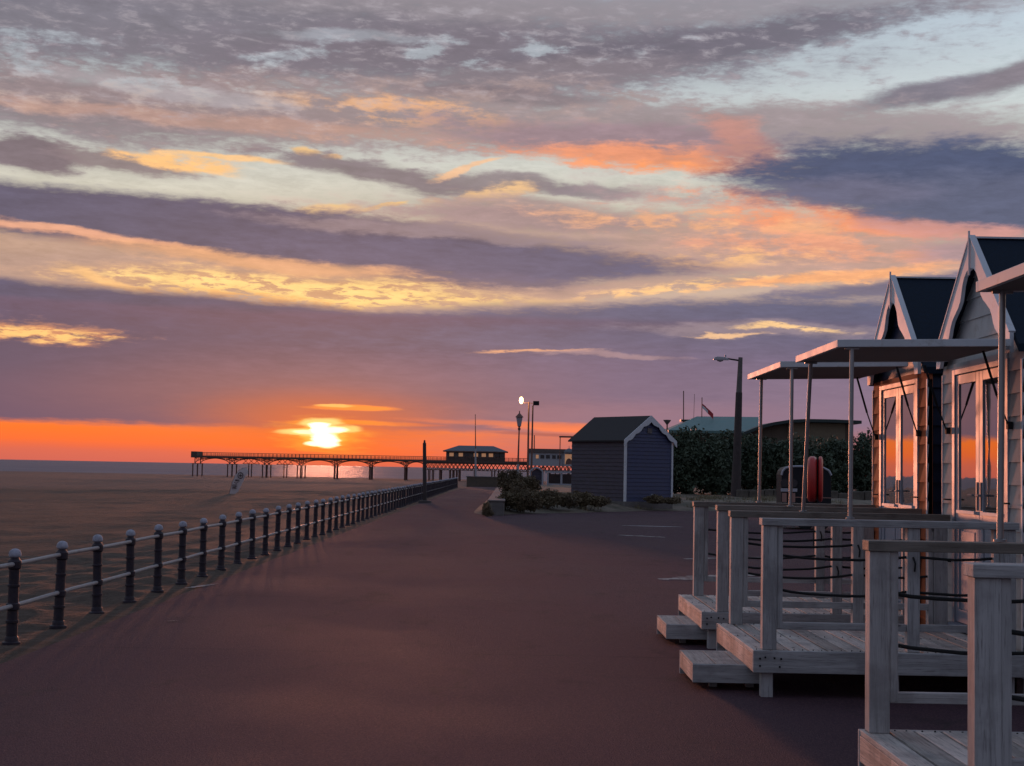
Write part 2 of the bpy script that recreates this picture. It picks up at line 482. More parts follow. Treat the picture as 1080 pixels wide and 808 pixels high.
def wood(name, axis, base=(0.44, 0.43, 0.43), dark=(0.16, 0.15, 0.15), plank=None):
    """weathered timber, grain along axis; optional separate tone for each plank (axis index, width, offset)"""
    m = bpy.data.materials.new(name); m.use_nodes = True
    nt = m.node_tree; G_ = G(nt); bs = nt.nodes['Principled BSDF']
    geo = G_.n('ShaderNodeNewGeometry')
    sc = [22, 22, 22]; sc['xyz'.index(axis)] = 1.1
    v0 = geo.outputs['Position']
    vec = G_.mapping(v0, scale=sc)
    fine = G_.noise(G_.mapping(v0, scale=[c * 5 for c in sc]), 1.0, 5, 0.7)
    grain = G_.noise(vec, 1.0, 6, 0.6, dist=0.6)
    blot = G_.noise(v0, 3.1, 5, 0.6)
    c = G_.mix(G_.mr(grain, 0.34, 0.62), tuple(Vector(base) * 0.72) + (1,), tuple(base) + (1,))
    c = G_.mix(G_.mr(fine, 0.50, 0.68, 0, 0.75), c, tuple(dark) + (1,))
    c = G_.mix(G_.mr(blot, 0.46, 0.66, 0, 0.6), c, tuple(Vector(dark) * 1.3) + (1,))
    # knots
    ks = [5.2, 5.2, 5.2]; ks['xyz'.index(axis)] = 2.2
    vo = G_.n('ShaderNodeTexVoronoi'); nt.links.new(G_.mapping(v0, scale=ks), vo.inputs['Vector']); vo.inputs['Scale'].default_value = 1.0
    kd = G_.m('ADD', vo.outputs['Distance'], G_.m('MULTIPLY', grain, 0.05))
    c = G_.mix(G_.mr(kd, 0.12, 0.06, 0, 0.85), c, tuple(Vector(dark) * 0.45) + (1,))
    if plank:
        ax, w, off = plank
        sp = G_.n('ShaderNodeSeparateXYZ'); nt.links.new(v0, sp.inputs[0])
        idx = G_.m('FLOOR', G_.m('DIVIDE', G_.m('SUBTRACT', sp.outputs[ax], off), w))
        wn = G_.n('ShaderNodeTexWhiteNoise', noise_dimensions='1D'); nt.links.new(idx, wn.inputs['W'])
        c = G_.mix(1.0, c, G_.vm('SCALE', (1, 1, 1), sc=G_.mr(wn.outputs[0], 0, 1, 0.72, 1.22)), 'MULTIPLY')
    nt.links.new(c, bs.inputs['Base Color'])
    bs.inputs['Roughness'].default_value = 0.72
    bs.inputs['Specular IOR Level'].default_value = 0.35
    bn = G_.n('ShaderNodeBump'); bn.inputs['Distance'].default_value = 0.004
    nt.links.new(G_.m('ADD', G_.m('MULTIPLY', fine, 0.6), grain), bn.inputs['Height'])
    nt.links.new(bn.outputs[0], bs.inputs['Normal'])
    return m


def glass_mat(name, ior=1.7, tint=(0.02, 0.02, 0.025)):
    m = bpy.data.materials.new(name); m.use_nodes = True
    nt = m.node_tree; nt.nodes.clear(); G_ = G(nt)
    tr = G_.n('ShaderNodeBsdfTransparent'); tr.inputs[0].default_value = (0.75, 0.78, 0.8, 1)
    gl = G_.n('ShaderNodeBsdfGlossy'); gl.inputs['Roughness'].default_value = 0.02
    bn = G_.n('ShaderNodeBump'); bn.inputs['Distance'].default_value = 0.0015
    tcn = G_.n('ShaderNodeTexCoord')
    nt.links.new(G_.noise(tcn.outputs['Object'], 1.7, 2, 0.5), bn.inputs['Height']); nt.links.new(bn.outputs[0], gl.inputs['Normal'])
    fr = G_.n('ShaderNodeFresnel'); fr.inputs[0].default_value = ior
    mx = G_.n('ShaderNodeMixShader')
    nt.links.new(G_.m('MULTIPLY_ADD', fr.outputs[0], 0.2, 0.78), mx.inputs[0]); nt.links.new(tr.outputs[0], mx.inputs[1]); nt.links.new(gl.outputs[0], mx.inputs[2])
    o = G_.n('ShaderNodeOutputMaterial'); nt.links.new(mx.outputs[0], o.inputs[0])
    return m


WX = wood('weathered timber along x', 'x'); WY = wood('weathered timber along y', 'y'); WZ = wood('weathered timber upright', 'z')
WRAIL = wood('weathered hand rail', 'x', base=(0.23, 0.205, 0.18), dark=(0.07, 0.06, 0.05))
WPLK = wood('deck planks', 'y', base=(0.58, 0.52, 0.48), plank=(0, 0.145, 1.87))
WEND = wood('sun-tinted sawn fascia', 'y', base=(0.68, 0.48, 0.40), plank=(1, 0.21, 0.05))  # pink of the low sun on left-facing boards is put into the colour
TRIM = mat('white gloss trim', (0.55, 0.57, 0.61), 0.55, var=0.06, spec=0.3, dirt=((0.30, 0.29, 0.28, 1), 0.35), vscale=4)
FRAME = mat('white upvc frame', (0.27, 0.30, 0.36), 0.5, var=0.04, spec=0.3)
PALE = mat('pale sage hut paint', (0.42, 0.42, 0.42), 0.8, var=0.10, bump=0.001, bscale=60, dirt=((0.26, 0.23, 0.21, 1), 0.5), spec=0.08)
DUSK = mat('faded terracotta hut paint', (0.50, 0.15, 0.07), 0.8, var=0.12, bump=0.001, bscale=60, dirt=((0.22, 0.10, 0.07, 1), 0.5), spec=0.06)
NAVY = mat('navy hut paint', (0.016, 0.022, 0.05), 0.5, var=0.15, bump=0.001, bscale=50)
SLATE = mat('dark navy felt roof', (0.010, 0.018, 0.032), 0.85, var=0.25, vscale=30, bump=0.003, bscale=120, spec=0.2)
ROPE = mat('black rope', (0.008, 0.008, 0.009), 0.8, bump=0.002, bscale=300)
STEEL = mat('galvanised pole', (0.30, 0.30, 0.31), 0.38, metal=0.7, var=0.1, vscale=12)
DARKM = mat('dark metal', (0.018, 0.018, 0.02), 0.75, var=0.1, spec=0.15)
AWN = mat('white awning board', (0.55, 0.57, 0.60), 0.55, var=0.08, dirt=((0.33, 0.30, 0.28, 1), 0.5))
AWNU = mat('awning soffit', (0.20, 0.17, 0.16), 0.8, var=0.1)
INT = mat('hut interior', (0.035, 0.035, 0.045), 0.9)
GLASS = glass_mat('window glass', 3.2)
PAINTP = mat('dark bollard paint', (0.030, 0.022, 0.032), 0.6, var=0.35, vscale=14, bump=0.002, bscale=70, spec=0.3, dirt=((0.10, 0.06, 0.04, 1), 0.4))
CAPM = mat('white painted cap', (0.34, 0.34, 0.40), 0.75, var=0.3, vscale=26, spec=0.2, dirt=((0.14, 0.11, 0.10, 1), 0.6))
RAILM = mat('worn white rail', (0.30, 0.28, 0.29), 0.55, metal=0.1, spec=0.3, var=0.2, vscale=8, dirt=((0.2, 0.15, 0.12, 1), 0.5))


def surf(name, build):
    m = bpy.data.materials.new(name); m.use_nodes = True
    nt = m.node_tree; G_ = G(nt); bs = nt.nodes['Principled BSDF']
    geo = G_.n('ShaderNodeNewGeometry')
    build(G_, nt, bs, geo.outputs['Position'])
    return m


def tarmac(G_, nt, bs, pos):
    big = G_.noise(pos, 0.22, 5, 0.6); med = G_.noise(G_.mapping(pos, scale=(1.2, 0.35, 1)), 1.0, 6, 0.65)
    gr = G_.noise(pos, 55.0, 4, 0.8)
    sp = G_.n('ShaderNodeTexVoronoi'); nt.links.new(pos, sp.inputs['Vector']); sp.inputs['Scale'].default_value = 90
    c = G_.mix(G_.mr(big, 0.3, 0.7), (0.054, 0.028, 0.040, 1), (0.074, 0.039, 0.053, 1))
    c = G_.mix(G_.mr(med, 0.45, 0.72, 0, 0.45), c, (0.044, 0.025, 0.029, 1))
    c = G_.mix(G_.mr(gr, 0.42, 0.58, 0, 0.75), c, (0.112, 0.060, 0.067, 1))
    c = G_.mix(G_.mr(gr, 0.60, 0.74, 0, 0.8), c, (0.22, 0.15, 0.14, 1))
    # blown sand thickening with distance along the promenade
    s2 = G_.n('ShaderNodeSeparateXYZ'); nt.links.new(pos, s2.inputs[0])
    sand = G_.m('MULTIPLY', G_.mr(G_.noise(G_.mapping(pos, scale=(0.5, 0.12, 1)), 1.0, 6, 0.7), 0.42, 0.72), G_.mr(s2.outputs[1], 30.0, 110.0, 0.0, 0.75))
    edge = G_.m('MULTIPLY', G_.mr(G_.m('ADD', s2.outputs[0], G_.m('MULTIPLY', G_.noise(pos, 1.3, 6, 0.7), 1.6)), -3.1, -4.2), G_.mr(G_.noise(pos, 5.0, 6, .75), .42, .6))
    c = G_.mix(G_.m('MAXIMUM', sand, G_.m('MULTIPLY', edge, 0.75)), c, (0.14, 0.09, 0.08, 1))
    # fine cracks and faint joint lines
    vc = G_.n('ShaderNodeTexVoronoi', feature='DISTANCE_TO_EDGE'); nt.links.new(G_.vm('ADD', pos, G_.vm('SCALE', G_.noise(pos, 1.5, 4, .6, out=1), sc=1.2)), vc.inputs['Vector']); vc.inputs['Scale'].default_value = 0.23
    c = G_.mix(G_.m('MULTIPLY', G_.mr(vc.outputs['Distance'], 0.012, 0.0, 0, 0.6), G_.mr(med, .4, .6)), c, (0.05, 0.035, 0.035, 1))
    # joints between the laid bays, wobbly and worn
    jy = G_.m('ADD', s2.outputs[1], G_.m('MULTIPLY', G_.noise(pos, 0.8, 4, .6), 0.25))
    jm = G_.m('ABSOLUTE', G_.m('SUBTRACT', G_.m('FRACT', G_.m('DIVIDE', jy, 5.3)), 0.5))
    c = G_.mix(G_.m('MULTIPLY', G_.mr(jm, 0.006, 0.001, 0, 0.6), G_.mr(med, .35, .6)), c, (0.035, 0.022, 0.024, 1))
    # stains, tyre scuffs and trodden sand
    st = G_.noise(G_.mapping(pos, rot=(0, 0, .3), scale=(0.9, 0.5, 1)), 1.0, 8, 0.72)
    c = G_.mix(G_.mr(st, 0.56, 0.66, 0, 0.5), c, (0.042, 0.026, 0.030, 1))
    c = G_.mix(G_.mr(G_.noise(pos, 2.3, 8, 0.8), 0.60, 0.70, 0, 0.55), c, (0.125, 0.078, 0.072, 1))
    nt.links.new(c, bs.inputs['Base Color'])
    nt.links.new(G_.mr(big, 0.3, 0.7, 0.78, 0.92), bs.inputs['Roughness'])
    bs.inputs['Specular IOR Level'].default_value = 0.14
    bn = G_.n('ShaderNodeBump'); bn.inputs['Distance'].default_value = 0.010
    h = G_.m('ADD', G_.m('MULTIPLY', gr, 0.8), G_.m('ADD', sp.outputs['Distance'], G_.m('MULTIPLY', med, 2.0)))
    nt.links.new(h, bn.inputs['Height']); nt.links.new(bn.outputs[0], bs.inputs['Normal'])


def sandm(G_, nt, bs, pos):
    s2 = G_.n('ShaderNodeSeparateXYZ'); nt.links.new(pos, s2.inputs[0])
    streak = G_.noise(G_.mapping(pos, scale=(0.012, 0.06, 1)), 1.0, 7, 0.65)
    med = G_.noise(pos, 0.5, 7, 0.7); fine = G_.noise(pos, 6.0, 7, 0.75); gr = G_.noise(pos, 40.0, 4, 0.8)
    far = G_.mr(G_.m('ADD', s2.outputs[1], G_.m('MULTIPLY', G_.m('SUBTRACT', streak, 0.5), 120.0)), 95.0, 125.0)
    c = G_.mix(far, (0.112, 0.068, 0.050, 1), (0.158, 0.106, 0.092, 1))
    c = G_.mix(G_.mr(streak, 0.35, 0.68, 0, 0.55), c, (0.09, 0.065, 0.056, 1))
    c = G_.mix(G_.mr(med, 0.45, 0.7, 0, 0.4), c, (0.18, 0.135, 0.105, 1))
    c = G_.mix(G_.mr(fine, 0.46, 0.66, 0, 0.75), c, (0.06, 0.042, 0.034, 1))
    c = G_.mix(G_.mr(gr, 0.3, 0.7, 0, 0.3), c, (0.22, 0.17, 0.13, 1))
    rp = G_.noise(G_.mapping(pos, rot=(0, 0, .25), scale=(1.2, 5.0, 1)), 1.0, 5, 0.6, dist=0.8)
    c = G_.mix(G_.mr(rp, 0.50, 0.66, 0, 0.55), c, (0.205, 0.150, 0.120, 1))
    c = G_.mix(G_.mr(G_.noise(pos, 1.6, 8, .8), 0.55, 0.70, 0, 0.8), c, (0.055, 0.036, 0.028, 1))
    # wetter towards the tide line
    wet = G_.mr(G_.m('ADD', s2.outputs[1], G_.m('MULTIPLY', G_.m('SUBTRACT', streak, 0.5), 260.0)), 430.0, 540.0)
    c = G_.mix(G_.m('MULTIPLY', wet, 0.6), c, (0.08, 0.065, 0.07, 1))
    nt.links.new(c, bs.inputs['Base Color'])
    nt.links.new(G_.mr(wet, 0, 1, 0.92, 0.5), bs.inputs['Roughness'])
    bs.inputs['Specular IOR Level'].default_value = 0.25
    bn = G_.n('ShaderNodeBump'); bn.inputs['Distance'].default_value = 0.22
    h = G_.m('ADD', G_.m('ADD', G_.m('MULTIPLY', fine, 0.8), G_.m('MULTIPLY', rp, 0.35)), G_.m('ADD', med, G_.m('MULTIPLY', gr, 0.12)))
    nt.links.new(h, bn.inputs['Height']); nt.links.new(bn.outputs[0], bs.inputs['Normal'])


def seam(G_, nt, bs, pos):
    w = G_.noise(G_.mapping(pos, scale=(0.02, 0.09, 1)), 1.0, 6, 0.6)
    ch = G_.noise(G_.mapping(pos, scale=(0.5, 1.4, 1)), 1.0, 4, 0.6)
    bs.inputs['Base Color'].default_value = (0.13, 0.12, 0.15, 1); bs.inputs['Specular IOR Level'].default_value = 0.10
    nt.links.new(G_.mr(w, 0.4, 0.6, 0.50, 0.68), bs.inputs['Roughness'])
    bn = G_.n('ShaderNodeBump'); bn.inputs['Distance'].default_value = 0.35
    nt.links.new(G_.m('ADD', w, G_.m('MULTIPLY', ch, 0.5)), bn.inputs['Height']); nt.links.new(bn.outputs[0], bs.inputs['Normal'])


TAR = surf('red tarmac', tarmac); SAND = surf('beach sand', sandm); SEA = surf('tidal water', seam)


# ================================================================ terrain
def sstep(a, b, x):
    t = max(0.0, min(1.0, (x - a) / (b - a))); return t * t * (3 - 2 * t)


def sand_z(x, y):
    left = sstep(-4.7, -9, x) * 0.22 + sstep(-10, -55, x) * 0.75
    far = sstep(126, 175, y) * 0.95 + sstep(170, 360, y) * 0.55 + sstep(360, 520, y) * 1.2 + sstep(515, 545, y) * 1.5
    z = -0.012 - max(left, 0.0 if y < 126 else min(1.0, far)) - max(0.0, far - min(1.0, far) if y >= 126 else 0)
    if y < 126: z -= 0
    if x < -4.7 or y > 135:
        k = min(1.0, max((-4.7 - x) / 3, (y - 135) / 10 if y > 135 else 0))
        z += k * 0.05 * noise.noise((x * 0.35, y * 0.35, 0)) + min(1, max(k, 0)) * 0.22 * noise.noise((x * 0.035, y * 0.05, 3.1)) * sstep(20, 60, y)
        z += k * 0.10 * math.exp(-((y - 112 - 5 * math.sin(x * 0.05)) / 7.0) ** 2)
    if -5.2 < x <= -4.2 and y < 126:       # low drift against the tarmac edge
        z += 0.018 * max(0, noise.noise((x * 3, y * 0.8, 0.5)) + 0.4)
    if x < -4.3: z += sstep(-4.3, -5.0, x) * (0.07 * noise.noise((x * 1.3, y * 0.9, 1.7)) + 0.05 * noise.noise((x * 3.1, y * 2.2, 4.7))) * (1 - 0.7 * sstep(-9, -16, x))
    return z


def grid(name, xs, ys, zf, m):
    vs = [(x, y, zf(x, y)) for y in ys for x in xs]
    n = len(xs)
    fs = [(j * n + i, j * n + i + 1, (j + 1) * n + i + 1, (j + 1) * n + i) for j in range(len(ys) - 1) for i in range(n - 1)]
    mb = MB(); mb.add(vs, fs, True)
    return mb.build(name, m, fix=False)


def spread(a, b, n, p=1.0): return [a + (b - a) * (i / n) ** p for i in range(n + 1)]


xs = sorted(set([-12000, -5000, -2000, -900] + [-600 + 12 * i for i in range(40)] + [-120 + 3 * i for i in range(27)]
                + [-40 + 0.7 * i for i in range(43)] + [-10 + 0.14 * i for i in range(42)] + [-4.15, -4.0, -3.6, 0, 3, 6, 10, 20, 30, 45, 70, 100, 150, 220, 300, 500, 900, 2000, 6000, 12000]))
ys = sorted(set([-80, -30, 0] + [4 + 0.25 * i for i in range(104)] + [30 + 1.2 * i for i in range(80)] + [126 + 4 * i for i in range(30)] + [246 + 10 * i for i in range(32)] + [570, 620]))
tag(grid('sand', xs, ys, sand_z, SAND), kind='structure')
sea = MB(); sea.add([(-16000, 470, -2.52), (16000, 470, -2.52), (16000, 24000, -2.52), (-16000, 24000, -2.52)], [(0, 1, 2, 3)])
tag(sea.build('sea', SEA), kind='structure')

# promenade: one sheet of red tarmac, its left edge a little ragged
pv, pf = [], []
yy = [-40] + [4 + 0.4 * i for i in range(130)] + [58 + 3 * i for i in range(26)] + [137]
for j, y in enumerate(yy):
    xl = -4.20 + 0.05 * noise.noise((0, y * 0.9, 0)) + 0.02 * noise.noise((0, y * 5, 0)) + sstep(100, 135, y) * 0.6
    pv += [(xl, y, 0.004), (70 if y < 126 else 3.5, y, 0.004)]
    if j: pf.append((2 * j - 2, 2 * j - 1, 2 * j + 1, 2 * j))
pm = MB(); pm.add(pv, pf)
tag(pm.build('promenade', TAR), kind='structure')

# worn markings and thin concrete patches on the tarmac
PATCH = surf('worn pale patch', lambda G_, nt, bs, pos: (
    nt.links.new(G_.mix(G_.mr(G_.noise(G_.mapping(pos, scale=(2.5, 0.8, 1)), 1.0, 8, 0.75), 0.40, 0.58), (0.09, 0.06, 0.06, 1), (0.26, 0.24, 0.23, 1)), bs.inputs['Base Color']),
    setattr(bs.inputs['Roughness'], 'default_value', 0.8)))
WLINE = mat('white line paint', (0.40, 0.41, 0.44), 0.6, var=0.15, vscale=2)


def ragged(name, px0, py0, px1, py1, w, m, z=0.008, seed=0, n=26):
    a, b = ground(px0, py0), ground(px1, py1)
    vs, fs = [], []
    d = (b - a); nrm = Vector((-d.y, d.x, 0)).normalized()
    for i in range(n + 1):
        t = i / n
        hw = w * (0.25 + 0.75 * math.sin(math.pi * min(1, max(0.02, t)))) * (0.7 + 0.6 * noise.noise((i * 0.7, seed, 0)))
        c = a + d * t + nrm * w * 0.5 * noise.noise((i * 0.33, seed + 9, 0))
        vs += [(c + nrm * hw)[:2] + (z,), (c - nrm * hw)[:2] + (z,)]
        if i: fs.append((2 * i - 2, 2 * i - 1, 2 * i + 1, 2 * i))
    mb = MB(); mb.add(vs, fs)
    return tag(mb.build(name, m, fix=False), kind='structure')


ragged('painted_line', 656, 554.5, 720, 556, 0.16, WLINE, seed=1)
ragged('worn_patch', 652, 564.5, 702, 567, 0.28, PATCH, seed=2)
ragged('worn_patch', 700, 612, 800, 606, 0.45, PATCH, seed=4)
ragged('worn_patch', 722, 590, 830, 588, 0.35, PATCH, seed=6)
ragged('worn_patch', 172, 656, 188, 655, 0.03, PATCH, seed=8)
ragged('worn_patch', 196, 621, 230, 616, 0.08, PATCH, seed=9)

# low sandy verge under the shed, the hedge and the bushes
VERGE = surf('sandy verge', lambda G_, nt, bs, pos: (
    nt.links.new(G_.mix(G_.mr(G_.noise(pos, 0.9, 8, 0.72), 0.40, 0.6), (0.15, 0.115, 0.085, 1), (0.06, 0.05, 0.032, 1)), bs.inputs['Base Color']),
    setattr(bs.inputs['Roughness'], 'default_value', 0.95)))


def verge_z(x, y):
    fy = 51.5 + max(0.0, x + 1) * 1.35 if x < 7 else 62.3 + (x - 7) * 0.25
    k = sstep(fy - 0.4 + 0.8 * noise.noise((x * 0.6, 0, 0)), fy + 5, y) * sstep(-1.6, -0.2, x - 0.012 * max(0, y - 60))
    return 0.0 + 0.40 * k - 0.03 + 0.09 * k * noise.noise((x * 0.8, y * 0.5, 2))


tag(grid('verge', [-1.8 + 0.35 * i for i in range(60)] + [19.5 + 1.5 * i for i in range(30)], [49 + 0.6 * i for i in range(60)] + [86, 90, 96, 104, 114, 124], verge_z, VERGE), kind='structure')


# ================================================================ railing of the promenade
rl = thing('promenade_railing', 'long dark bollard railing with white domed caps and two worn rails along the beach', 'railing', (-4.58, 10.54, 0))
post_prof = [(0.085, 0.0), (0.085, 0.025), (0.062, 0.035), (0.060, 0.07), (0.052, 0.08), (0.050, 0.20), (0.060, 0.205), (0.060, 0.225), (0.050, 0.23),
             (0.048, 0.315), (0.060, 0.325), (0.062, 0.375), (0.048, 0.385), (0.047, 0.53), (0.056, 0.535), (0.056, 0.552), (0.047, 0.557),
             (0.047, 0.69), (0.060, 0.705), (0.062, 0.765), (0.050, 0.78), (0.036, 0.80), (0.036, 0.812)]
cap_prof = [(0.036, 0.80), (0.054, 0.812), (0.058, 0.826), (0.054, 0.848), (0.045, 0.868), (0.024, 0.881), (0.002, 0.886)]
pm_, cm_ = MB().lathe(post_prof, 14), MB().lathe(cap_prof, 14)
N_POST = 84
p0 = c0 = None


def rail_x(y): return -4.58 + 0.0 * y


for i in range(N_POST):
    y = 10.54 + 1.362 * i
    if i == 0:
        p0 = pm_.build('post', PAINTP, rl, fix=True); c0 = cm_.build('cap', CAPM, p0)
        p, c = p0, c0
    else:
        p = p0.copy(); COL.objects.link(p); p.parent = rl
        c = c0.copy(); COL.objects.link(c); c.parent = p
    p.location = (0, y - 10.54, 0)
    p.rotation_euler = (R(random.uniform(-.9, .9)), R(random.uniform(-.5, 1.4)), random.uniform(0, 6)); p.location.z = random.uniform(-.012, .006)
for z in (0.735, 0.35):
    pts = [(0, -3 + 1.362 * k * 0.5, z + 0.004 * math.sin(k * 1.3)) for k in range(int((N_POST * 1.362 + 3) / 0.681))]
    MB().tube(pts, 0.021, 10).build('rail', RAILM, rl)

HANDLE = mat('dull door furniture', (0.20, 0.20, 0.22), 0.6, spec=0.3)

# ================================================================ beach huts
HX, HW = 4.0, 1.035          # plane of the hut fronts, half width
SL = math.tan(R(43.5))


def hut(yc, name_label, paint, side, gable, door_lbl, awn, rot=0.0, scale=1.0):
    """local frame: x into the hut, y along the row, z up; origin on the ground under the middle of the front"""
    t = thing('beach_hut', name_label, 'beach hut', (HX, yc, 0), rot, 'white-gabled beach huts in a row')
    zb, ze, D = 0.19, 2.718, 3.0
    za = ze + HW * SL          # apex of the wall triangle
    # lapped boarding on the front, with the door opening left free
    dy0, dy1, dz1 = -0.69, 0.69, 2.665
    sid = MB()

    def course(y0a, y1a, y0b, y1b, z0, z1, x=0.0):   # one lapped board; a = at bottom, b = at top
        xo, xi = x - 0.020, x - 0.005
        vs = [(xo, y0a, z0), (xo, y1a, z0), (xi, y1b, z1), (xi, y0b, z1), (x + .03, y0a, z0), (x + .03, y1a, z0), (x + .03, y1b, z1), (x + .03, y0b, z1)]
        sid.add(vs, [(0, 1, 2, 3), (7, 6, 5, 4), (0, 4, 5, 1), (1, 5, 6, 2), (2, 6, 7, 3), (3, 7, 4, 0)])
    z = zb
    while z < ze - 0.001:
        z1 = min(z + 0.182, ze)
        if z1 <= dz1 + 0.05:
            course(-HW, dy0, -HW, dy0, z, z1); course(dy1, HW, dy1, HW, z, z1)
        elif z < dz1:
            course(-HW, dy0, -HW, dy0, z, z1); course(dy1, HW, dy1, HW, z, z1)
        else:
            course(-HW, HW, -HW, HW, z, z1)
        z = z1
    sid.box(-0.02, 0.03, dy0, dy1, 2.665, 2.717)
    sid.build('front_boarding', paint, t)
    gb = MB(); sid = gb
    z = ze
    while z < za - 0.02:
        z1 = min(z + 0.182, za - 0.01)
        a, b = (za - z) / SL, (za - z1) / SL
        course(-a, a, -b, b, z, z1, 0.035)
        z = z1
    gb.build('gable_boarding', gable, t)
    # side and back walls
    sw = MB(); sid = sw
    for s_ in (-1, 1):
        z = zb
        while z < ze - 0.001:
            z1 = min(z + 0.182, ze)
            yo, yi = s_ * (HW - 0.008), s_ * (HW - 0.03)
            sw.add([(0.03, yo, z), (D, yo, z), (D, yi, z1), (0.03, yi, z1), (0.03, s_ * (HW - .08), z), (D, s_ * (HW - .08), z), (D, s_ * (HW - .08), z1), (0.03, s_ * (HW - .08), z1)],
                   [(0, 1, 2, 3), (7, 6, 5, 4), (0, 4, 5, 1), (2, 6, 7, 3), (3, 7, 4, 0), (1, 5, 6, 2)])
            z = z1
    sw.prism([(-HW + .081, zb), (HW - .081, zb), (HW - .081, ze), (0, za - 0.12), (-HW + .081, ze)], D - 0.06, D - 0.01)
    sw.build('side_wall', side, t)
    fl = MB().box(0.032, D - .062, -HW + .082, HW - .082, zb, zb + 0.08)
    fl.box(0.9, 0.93, -HW + .082, HW - .082, zb + .081, ze - .02)          # dark inner partition
    fl.build('floor', INT, t)
    MB().box(0.0, D, -HW + 0.05, -HW + 0.2, 0.0, zb - 0.002).box(0.0, D, HW - 0.2, HW - 0.05, 0.0, zb - 0.002).build('bearer', WX, t)
    # roof: two slabs
    rf = MB()
    ov, tk, x0, x1 = 0.02, 0.05, -0.055, D + 0.08
    for s_ in (-1, 1):
        ye = s_ * (HW + ov)
        zr, zl = za - 0.012, za - 0.012 - (HW + ov) * SL
        tk = 0.045
        rf.add([(x0, 0, zr), (x1, 0, zr), (x1, ye, zl), (x0, ye, zl), (x0, 0, zr + tk * 1.4), (x1, 0, zr + tk * 1.4), (x1, ye, zl + tk * 1.4), (x0, ye, zl + tk * 1.4)],
               [(3, 2, 1, 0), (4, 5, 6, 7), (0, 1, 5, 4), (1, 2, 6, 5), (2, 3, 7, 6), (3, 0, 4, 7)])
    rf.build('roof', SLATE, t)
    MB().box(x0, x1, -0.03, 0.03, za + 0.046, za + 0.062).build('ridge_strip', TRIM, t)
    # scalloped bargeboards (outer straight, inner ogee)
    zt = za + 0.062
    inner = [(0.0, 3.49), (0.09, 3.475), (0.16, 3.43), (0.215, 3.36), (0.24, 3.29), (0.27, 3.23), (0.33, 3.18), (0.42, 3.13), (0.50, 3.08), (0.55, 3.02), (0.58, 2.96),
             (0.62, 2.91), (0.68, 2.87), (0.76, 2.83), (0.82, 2.78), (0.85, 2.73)]
    dz = 0.0
    outer_end = 0.965
    zo = zt - outer_end * SL * 1.0
    for s_ in (-1, 1):
        pts = [(0.0, zt)] + [(outer_end, zo), (0.965, 2.69), (0.86, 2.69)] + [(a, b + dz) for a, b in reversed(inner)]
        mb = MB()
        # build as strips between outer and inner lines so that it stays clean
        xa, xb = -0.095, -0.062
        inn = [(a, b + dz) for a, b in inner]
        out = []
        for a, b in inn: out.append(None)
        n = len(inn)
        outp = []
        for k in range(n):
            tt = k / (n - 1)
            yv = outer_end * tt
            outp.append((yv, zt - yv * SL))
        inn[-1] = (0.86, 2.69); 
        outp.append((outer_end, 2.69)); inn.append((0.86, 2.69))
        for k in range(len(outp) - 1):
            a, b, c, d = outp[k], outp[k + 1], inn[k + 1], inn[k]
            q_ = [(s_ * p[0], p[1]) for p in ((a, b, c, d) if (c != d) else (a, b, c))]
            mb.prism(q_, xa, xb)
        # thin outer edge strip, hides the joint with the roof
        mb.prism([(s_ * 0.0, zt + 0.0), (s_ * (outer_end), zo + 0.0), (s_ * (outer_end + 0.008), zo + 0.012), (s_ * 0.0, zt + 0.016)], -0.105, -0.05)
        mb.build('bargeboard', TRIM, t)
    MB().box(-0.112, -0.097, -0.008, 0.008, 3.43, zt + 0.05).build('finial', TRIM, t)
    # corner boards
    for s_ in (-1, 1):
        cwid = .018 if s_ > 0 else .036
        MB().box(-0.024, 0.03, min(s_ * HW, s_ * (HW - cwid)), max(s_ * HW, s_ * (HW - cwid)), zb - 0.03, ze - 0.08).build('corner_board', TRIM, t, 0.004)
    # door frame and two glazed leaves
    fr = MB()
    fr.box(-0.028, 0.03, dy0 - 0.03, dy0 + 0.045, 0.40, dz1).box(-0.028, 0.03, dy1 - 0.045, dy1 + 0.03, 0.40, dz1)
    fr.box(-0.028, 0.03, dy0 + 0.045, dy1 - 0.045, dz1 - 0.05, dz1).box(-0.10, 0.03, dy0 + .045, dy1 - .045, 0.375, 0.42)
    fr.build('door_frame', FRAME, t, 0.004)
    for k, (a, b) in enumerate(((dy0 + .05, -0.003), (0.003, dy1 - .05))):
        st = 0.088
        lf = MB()
        x0_, x1_ = -0.018, 0.015
        lf.box(x0_, x1_, a, a + st, 0.425, dz1 - .055).box(x0_, x1_, b - st, b, 0.425, dz1 - .055)
        lf.box(x0_, x1_, a + st, b - st, dz1 - .055 - .085, dz1 - .055).box(x0_, x1_, a + st, b - st, 1.29, 1.40).box(x0_, x1_, a + st, b - st, 0.425, 0.54)
        lf.box(x0_ + .014, x1_, a + st, b - st, 0.54, 1.29)
        lf.box(x0_ + .005, x0_ + .014, a + st + .05, b - st - .05, 0.60, 1.23)
        d = lf.build('door', FRAME, t, 0.004)
        MB().box(-0.006, 0.002, a + st - .004, b - st + .004, 1.395, dz1 - .135).build('glass_pane', GLASS, d)
        MB().box(x0_ - 0.020, x0_ + .010, a + st - .01, b - st + .01, 1.385, 1.412).build('sill', TRIM, d)
        yh = b - 0.045 if k == 0 else a + 0.045
        h = MB().box(x0_ - 0.010, x0_ - 0.0005, yh - 0.016, yh + 0.016, 1.42, 1.66)
        h.tube([(x0_ - .010, yh, 1.55), (x0_ - .045, yh, 1.55), (x0_ - .05, yh + (.09 if k else -.09), 1.55)], 0.009, 8)
        h.build('handle', HANDLE, d)
        ho = a - 0.01 if k == 0 else b + 0.01
